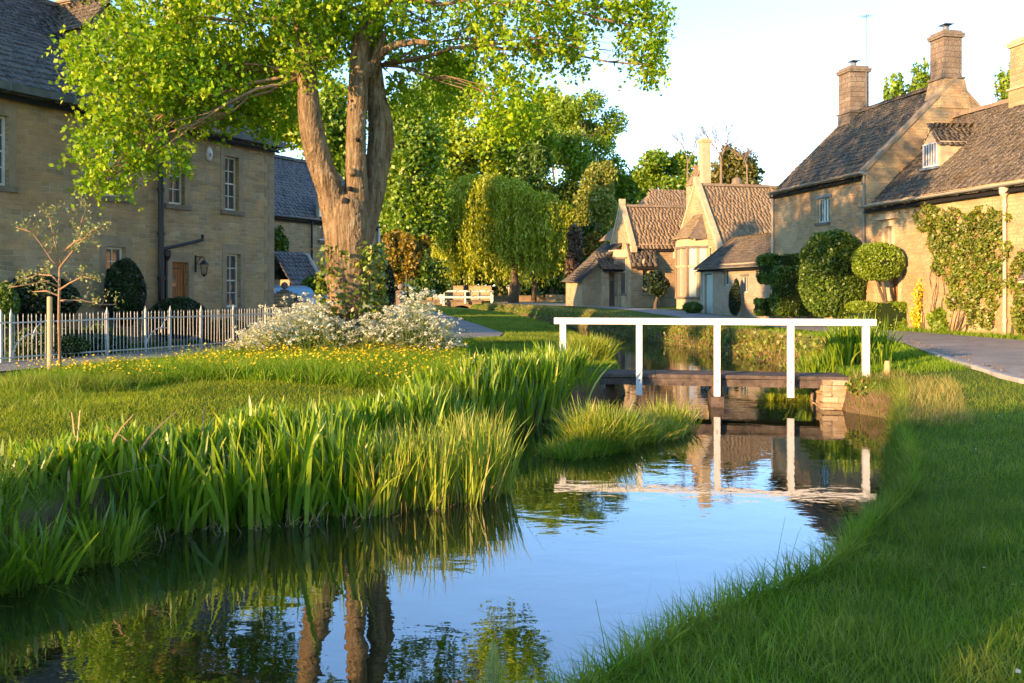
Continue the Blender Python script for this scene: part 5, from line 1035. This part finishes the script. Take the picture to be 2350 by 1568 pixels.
# ------------------------------------------------------------------ cow parsley, ivy, buttercups
def zg_(A): return gz(A[:, 0], A[:, 1])
def cow(name, label, n, prof):
    # prof: picture columns with the height of the flower heads
    T_ = thing(name, label, 'wildflowers', (tx, ty, tz)); T_['kind'] = 'stuff'; xs_, ts_ = zip(*prof); px_ = rng.uniform(xs_[0], xs_[-1], n); top = np.interp(px_, xs_, ts_); Y = rng.uniform(20.2, 23.2, n)
    X = (px_ - 1175) / F * Y; B = np.stack([X, Y, np.zeros(n)], 1); B[:, 2] = zg_(B); zt = CH + (HY - top) * Y / F; H_ = np.maximum(.3, (zt - B[:, 2])) * (1 - .62 * rng.uniform(0, 1, n) ** .9)
    off = np.array([tx, ty, tz]); Tp = B + np.stack([rng.normal(0, .2, n), rng.normal(0, .2, n), H_], 1)
    k = 16; C = np.repeat(Tp, k, 0); a_ = rng.uniform(0, 6.28, n * k); r_ = rng.uniform(.0, .085, n * k); C += np.stack([np.cos(a_) * r_, np.sin(a_) * r_, rng.normal(0, .02, n * k)], 1)
    leaves('flower_heads', C - off,   .046, M['white_flower'], T_, up=.9, aspect=1.1)
    d = Tp - B; L_ = np.linalg.norm(d, axis=1); Vv = np.zeros((n, 4, 3)); w = np.array([.004, 0, 0]); Vv[:, 0] = B - w - off; Vv[:, 1] = B + w - off; Vv[:, 2] = Tp + w * .5 - off; Vv[:, 3] = Tp - w * .5 - off
    obj('stems', mesh_np('stems', Vv.reshape(-1, 3), np.arange(n * 4).reshape(n, 4)), M['stem'], T_)
    nl = n * 6; i = rng.integers(0, n, nl); f = rng.uniform(.05, .75, nl) ; C = B[i] + d[i] * f[:, None] + rng.normal(0, .11, (nl, 3)); leaves('foliage', C - off, .05, M['ivy'], T_, up=.5)
    return T_
cow('cow_parsley', 'tall frothy white cow parsley massed left of the foot of the big trunk', 700, [(555, 790), (585, 740), (615, 745), (640, 700), (665, 715), (690, 668), (715, 700), (740, 690), (775, 725)])
cow('cow_parsley', 'tall frothy white cow parsley massed right of the foot of the big trunk', 720, [(825, 740), (862, 700), (885, 720), (905, 690), (930, 705), (960, 652), (980, 690), (1000, 735), (1015, 725), (1035, 770)])
cow('cow_parsley', 'lower cow parsley flowering in front of the big trunk base', 700, [(600, 775), (680, 740), (740, 722), (800, 748), (850, 718), (900, 745), (960, 750), (1040, 785)])
n = 4200; th_ = rng.uniform(0, 6.28, n); h_ = rng.uniform(0, 1, n) ** 1.8 * 2.6; r_ = .62 + .45 * np.exp(-h_ * 3) + rng.uniform(-.02, .25, n)
keep = (rng.uniform(0, 1, n) < .25 + .75 * np.exp(-h_ * 1.2)) | (np.cos(th_) > .5)
tag(leaves('ivy', np.stack([tx + .05 + np.cos(th_) * r_, ty + np.sin(th_) * r_ * .9, tz + h_], 1)[keep], .10, M['ivy'], up=.1), 'ivy and leafy shoots climbing the base of the big trunk', 'ivy', kind='stuff')
# ------------------------------------------------------------------ grass
def ysamp(n, a, b, p=1.6):   # more blades nearer the eye
    u = rng.uniform(0, 1, n); q = 1 - p if abs(1 - p) > .01 else .01; return (a ** q + u * (b ** q - a ** q)) ** (1 / q)
def onland(A, side, lo, hi):
    d = (A[:, 0] - Rx(A[:, 1])) if side > 0 else (Lx(A[:, 1]) - A[:, 0]); return (d > lo) & (d < hi)
def rnd_r(Y): return np.interp(Y, [p[1] for p in roadN], [p[0] for p in roadN])
def pth_r(Y): return np.interp(Y, [p[1] for p in pathN], [p[0] for p in pathN])
def pth_l(Y): return np.interp(Y, [p[1] for p in pathF], [p[0] for p in pathF])
def scatter(n, ya, yb, side, lo, hi, p=1.6, maxt=.62):
    Y = ysamp(n, ya, yb, p)
    if side > 0: X = Rx(Y) + lo + (hi - lo) * rng.uniform(0, 1, n); k = (X < rnd_r(Y) - .1) & (X < maxt * Y + .6)
    else: X = Lx(Y) - lo - (hi - lo) * rng.uniform(0, 1, n); k = (X > pth_r(Y) + .08) & (X > -maxt * Y - .6)
    A = np.stack([X[k], Y[k], np.zeros(k.sum())], 1); A[:, 2] = zg_(A) - .01; return A
def patch(A, f=1.3, th=.0, seed=0): return np.sin(A[:, 0] * f + seed) * np.sin(A[:, 1] * f * 1.2 + seed * 2) + .6 * np.sin(A[:, 0] * f * 2.7 + A[:, 1] * f * 2.1 + seed) + rng.normal(0, .25, len(A)) > th
A = scatter(190000, 2.6, 17, 1, .02, 8, 1.7); tag(blades('lawn_grass', A, .085, .0055, M['grass'], segs=2, lean=.45, bend=.4), 'short shaded grass on the near right bank', 'grass', kind='stuff')
A = scatter(60000, 2.6, 17, 1, .0, 8, 1.6); A = A[patch(A, 1.6, .35)]; tag(blades('grass_tufts', A, .16, .006, M['grass'], segs=3, lean=.5, bend=.6), 'longer grass tufts in the near right bank', 'grass', kind='stuff')
A = scatter(20000, 2.6, 17, 1, -.02, .38, 1.2); tag(blades('bank_grass', A, .22, .0085, M['grass'], segs=4, lean=.45, bend=.7), 'long grass hanging over the water edge of the near right bank', 'grass', kind='stuff')
A = scatter(4200, 11, 17.5, 1, -.02, 1.2, 1.0); tag(blades('dry_grass', A, .2, .008, M['bankgrass'], segs=3, lean=.45, bend=.5), 'straw coloured lit grass on the bank beside the footbridge', 'grass', kind='stuff')
A = scatter(60000, 17.5, 46, 1, .1, 8, 1.6); tag(blades('roadside_grass', A, .13, .016, M['meadow'], segs=2, lean=.5), 'sunlit grass between stream and road', 'grass', kind='stuff')
A = scatter(22000, 19.5, 85, 1, -.05, 1.1, 1.3); tag(blades('bank_reeds', A, .32, .022, M['bankgrass'], segs=3, lean=.3, bend=.4), 'brown and green rough growth on the far bank face', 'reeds', kind='stuff')
A = scatter(2200, 20, 80, 1, -.02, .6, 1.2); tag(leaves('bank_weeds', cluster(A, 3, .12) + np.array([0, 0, .12]), .09, M['ivy']), 'leafy weeds on the far bank face', 'weeds', kind='stuff')
A = scatter(120000, 8.2, 16.5, -1, .3, 9, 1.6); tag(blades('mown_lawn', A, .06, .008, M['lawn'], segs=2, lean=.6), 'short sunlit lawn on the left green', 'grass', kind='stuff')
def in_meadow(A): return A[:, 1] > 14.9 - .25 * (A[:, 0] + 3) * (A[:, 0] < -3) * -0.0 + .35 * np.sin(A[:, 0] * 1.3)
A = scatter(90000, 14.4, 26, -1, 1.4, 11, 1.6); A = A[in_meadow(A)]; A = A[A[:, 0] > pth_r(A[:, 1]) + .35 + 1.2 * (A[:, 1] < 20)]; A = A[(A[:, 0] < -1.0 + (A[:, 1] < 18) * .9)]; Mdw = A
tag(blades('meadow_grass', A, .27, .011, M['meadow'], segs=3, lean=.45, bend=.7), 'long uncut meadow grass around the tree', 'grass', kind='stuff')
i = rng.choice(len(Mdw), 5600); B = Mdw[i]; B = B[patch(B, .9, -.25, 2)]; C = B + np.array([0, 0, .26]) + rng.normal(0, .05, B.shape); tag(leaves('buttercups', C, .042, M['yellow_flower'], up=1.2, aspect=1), 'yellow buttercups scattered through the long grass', 'wildflowers', kind='stuff')
A = scatter(70000, 19, 60, -1, .05, 5, 1.7); A = A[(A[:, 0] > -1.2) | (A[:, 1] > 30)]; tag(blades('shaded_lawn', A, .09, .014, M['grass'], segs=2, lean=.5), 'shaded lawn between path and stream', 'grass', kind='stuff')
A = scatter(9000, 9.5, 16, -1, 3.2, 9, 1.4, .7); A = A[patch(A, .8, .5, 1)]; tag(blades('rough_grass', A, .24, .009, M['grass'], segs=3, lean=.6, bend=.8), 'darker rough grass mounds at the left of the lawn', 'grass', kind='stuff')
n = 260
# ------------------------------------------------------------------ reed beds
def bed(name, label, line, inward, wid, n, length, width, mat, cat='reeds', clumps=0, shape='sword', lean=.13, bend=.22, segs=5, z0=None, dry=0, lvar=0, top=None):
    line = np.array(line, float); sg = np.linalg.norm(np.diff(line, axis=0), axis=1); cs = np.concatenate([[0], np.cumsum(sg)])
    def at(s): return np.stack([np.interp(s, cs, line[:, 0]), np.interp(s, cs, line[:, 1])], 1)
    inward = np.array(inward, float) / np.linalg.norm(inward); az = None; lenf = 1.0
    if clumps:
        s = rng.uniform(0, cs[-1], clumps); d = rng.uniform(0, 1, clumps) * wid; cc = at(s) + inward * d[:, None]; i = rng.integers(0, clumps, n); of = rng.normal(0, .075, (n, 2)); XY = cc[i] + of; az = np.arctan2(of[:, 1], of[:, 0]) + rng.normal(0, .5, n); lenf = rng.uniform(.82, 1.08, clumps)[i]
    else:
        s = rng.uniform(0, cs[-1], n); XY = at(s) + inward * (rng.uniform(0, 1, n) * wid)[:, None] + rng.normal(0, .04, (n, 2))
    z = np.maximum(gz(XY[:, 0], XY[:, 1]), -.12); B = np.stack([XY[:, 0], XY[:, 1], z], 1)
    L_ = length * (1 + lvar * np.sin(XY[:, 0] * 2.1 + XY[:, 1] * 1.3))
    if top: L_ = np.clip(np.interp(XY[:, 1], *top) - z, .3, 2) * rng.uniform(.6, 1.1, n) * (1 + .1 * np.sin(XY[:, 0] * 3.3 + XY[:, 1]))
    o = blades(name, B, L_ * lenf, width, M[mat], segs=segs, shape=shape, lean=lean, bend=bend, az=az); tag(o, label, cat, kind='stuff')
    if dry:
        j = rng.choice(n, dry); d_ = blades('dead_leaves', B[j], length * .55, width * .7, M['drystalk'], parent=o, segs=4, shape='line', lean=.8, bend=.8)
    return o
bed('iris_bed', 'broad bed of sword-leaved yellow flag iris lining the near left water edge', [(-4.9, 5.9), (-4.3, 7.2), (-3.7, 8.3), (-3.0, 8.6), (-2.2, 8.8), (-1.4, 9.3)], (-.4, .9), 1.15, 2700, 1.0, .046, 'reed', clumps=150, dry=90, top=([6, 7.5, 9.3, 11], [.66, .76, .95, 1.03]))
bed('iris_bed', 'continuing iris bed set back toward the lawn behind the near reeds', [(-2.9, 9.9), (-1.9, 10.6), (-1.2, 11.6), (-.6, 12.6)], (-.5, .8), 1.0, 1700, .85, .04, 'reed', clumps=90, top=([9, 11, 13], [.88, .95, 1.0]))
bed('sedge_clump', 'yellow-green upright sedge clump standing forward in the water', [(-1.35, 9.25), (-.8, 9.5), (-.3, 9.9), (.0, 10.5)], (-.5, .85), 1.0, 2600, .88, .017, 'sedge', clumps=70, lean=.12, bend=.16, dry=140)
bed('iris_bed', 'sunlit iris bed beside the left end of the footbridge', [(-.55, 13.9), (.0, 14.8), (.5, 15.8), (1.1, 17.0), (1.45, 17.7)], (-.8, .5), 1.1, 2100, 1.02, .042, 'reed', clumps=100, dry=60, top=([13, 17], [1.12, 1.2]))
bed('sedge_fringe', 'thin dark grass fringe between the sedge clump and the bridge bed', [(-.9, 11.0), (-.9, 12.0), (-.7, 13.2), (-.1, 14.6)], (-.8, .3), .7, 1500, .36, .010, 'grass', clumps=60, lean=.3, bend=.4)
bed('sedge_fringe', 'fine dark grass tufts at the bottom left water edge', [(-4.6, 5.6), (-3.95, 6.4), (-3.65, 7.1), (-3.2, 8.0)], (-.8, .4), .6, 2600, .52, .010, 'grass', clumps=70, lean=.35, bend=.5)
bed('water_grass', 'island of bright fine water grass in the stream in front of the footbridge', [(1.1, 12.7), (1.6, 13.2), (2.3, 13.9), (2.95, 14.8)], (-.35, .93), 1.0, 5200, .55, .016, 'sedge', lvar=.3, clumps=85, lean=.25, bend=.35)
bed('water_grass', 'darker front tufts of the water grass island', [(.75, 12.2), (1.1, 12.5), (1.6, 12.9)], (-.5, .8), .6, 1800, .38, .012, 'grass', clumps=45, lean=.3, bend=.4)
bed('iris_clump', 'tall iris clump on the right bank directly behind the footbridge', [(6.4, 19.6), (7.0, 19.4), (7.9, 19.2)], (.2, 1), .8, 900, 1.0, .036, 'reed', clumps=60, lean=.15)
bed('sedge_clump', 'small yellow lit sedge tuft behind the left end of the footbridge', [(1.6, 20.4), (2.3, 20.8)], (-.5, .8), .8, 1300, .62, .014, 'sedge', clumps=50, lean=.3, bend=.4)
bed('water_weed', 'low overhanging weeds under the right end of the footbridge', [(5.3, 18.9), (6.0, 18.7)], (.2, 1), .5, 700, .42, .016, 'sedge', clumps=40, lean=.7, bend=.6)
A = in_ell(900, (6.7, 17.0, .45), (.5, .5, .22)); tag(leaves('bank_weeds', A, .05, M['ivy']), 'leafy weeds growing on the stone abutment at the right end of the footbridge', 'weeds', kind='stuff')
bed('iris_clump', 'low dark iris fans at the bottom left water edge', [(-4.1, 6.2), (-3.75, 6.9), (-3.3, 7.7)], (-.8, .5), .35, 330, .55, .036, 'reed', clumps=16, lean=.2)
bed('meadow_tufts', 'drooping tufts of long grass along the front edge of the meadow', [(-6.9, 15.0), (-6, 15.0), (-3.5, 14.9), (-1.2, 14.8), (-.2, 15.6)], (0, 1), 1.3, 5200, .42, .014, 'meadow', cat='grass', clumps=170, shape='grass', lean=.45, bend=.8)
bed('meadow_tufts', 'darker rough tufts on the lawn below the young tree', [(-7.8, 13.6), (-6.6, 13.2), (-5.6, 13.6)], (0, 1), 1.2, 2600, .3, .011, 'grass', cat='grass', clumps=70, shape='grass', lean=.5, bend=.8)
D_ = bed('leaf_litter', 'brown dead leaves lying on the water at the foot of the reeds', [(-3.75, 7.9), (-3.0, 8.4), (-2.2, 8.6), (-1.3, 9.1), (-.4, 9.7)], (-.4, .9), .25, 260, .3, .022, 'drystalk', cat='leaves', lean=1.25, bend=.3, shape='line')
# dead leaf litter line and stalks on the near bank
A = scatter(40, 3.2, 9, 1, .05, .5, 1.2); tag(blades('seed_stalks', A, .42, .006, M['grass'], segs=5, shape='line', lean=.35, bend=.4), 'a few taller grass stalks standing above the near bank edge', 'grass', kind='stuff')
n = 700; Y = ysamp(n, 9, 40, 1.3); X = rnd_r(Y) + .05 + np.abs(rng.normal(0, .35, n)); tag(leaves('fallen_leaves', np.stack([X, Y, gz(X, Y) + .035], 1), .035, M['drystalk'], up=2), 'dry fallen leaves and grit scattered along the near edge of the road', 'leaves', kind='stuff')
# daisies
A = scatter(90, 3, 14, 1, .4, 6, 1.0); tag(leaves('daisies', A + np.array([0, 0, .08]), .022, M['white_flower'], up=2, aspect=1), 'tiny white daisies dotted in the near grass', 'wildflowers', kind='stuff')
# fern at the bottom edge
fq = P(1134, 1560, 3.75); fz = float(gz(fq.x, fq.y)); ft = thing('fern', 'single light green fern frond standing at the bottom edge of the water', 'fern', (fq.x, fq.y, 0)); m = MB(); base = Vector((0, 0, fq.z - .35)); tip = Vector((-.005, .02, P(0, 1474, 3.75).z))
rach = [base.lerp(tip, i / 10) for i in range(11)]; m.tube(rach, [.003 * (1 - i / 12) for i in range(11)], 4)
m.build('stalk', M['stem'], ft); Vf = []; Ff = []
for i in range(34):
    t_ = .25 + .75 * i / 34; p = base.lerp(tip, t_); L_ = .10 * (1 - t_) ** .7 + .004
    for s_ in (-1, 1):
        d = Vector((s_, .15, .42)).normalized(); u_ = Vector((0, 0, 1)); n_ = 6
        for k in range(n_):
            a = p + d * (L_ * k / n_); b = p + d * (L_ * (k + .8) / n_); w = .011 * (1 - k / n_) + .003; bi = len(Vf); Vf += [tuple(a), tuple((a + b) / 2 + u_ * w), tuple(b), tuple((a + b) / 2 - u_ * w)]; Ff.append((bi, bi + 1, bi + 2, bi + 3))
obj('frond', mesh_np('frond', Vf, Ff), M['sapling'], ft)
# trees out of view behind the eye that shade the near bank
tree('roadside_tree', 'broad tree standing behind the viewpoint, shading the near bank', 'tree', -14.4, -9.6, .7, 0, (3.0, 3.0, 2.9), 3.5, 'tree_c', 10000, .34)
tree('roadside_tree', 'second tree behind the viewpoint beside the near bank', 'tree', -10.6, -13.2, .7, 0, (4.2, 4.2, 3.3), 3.8, 'tree_c', 14000, .36)
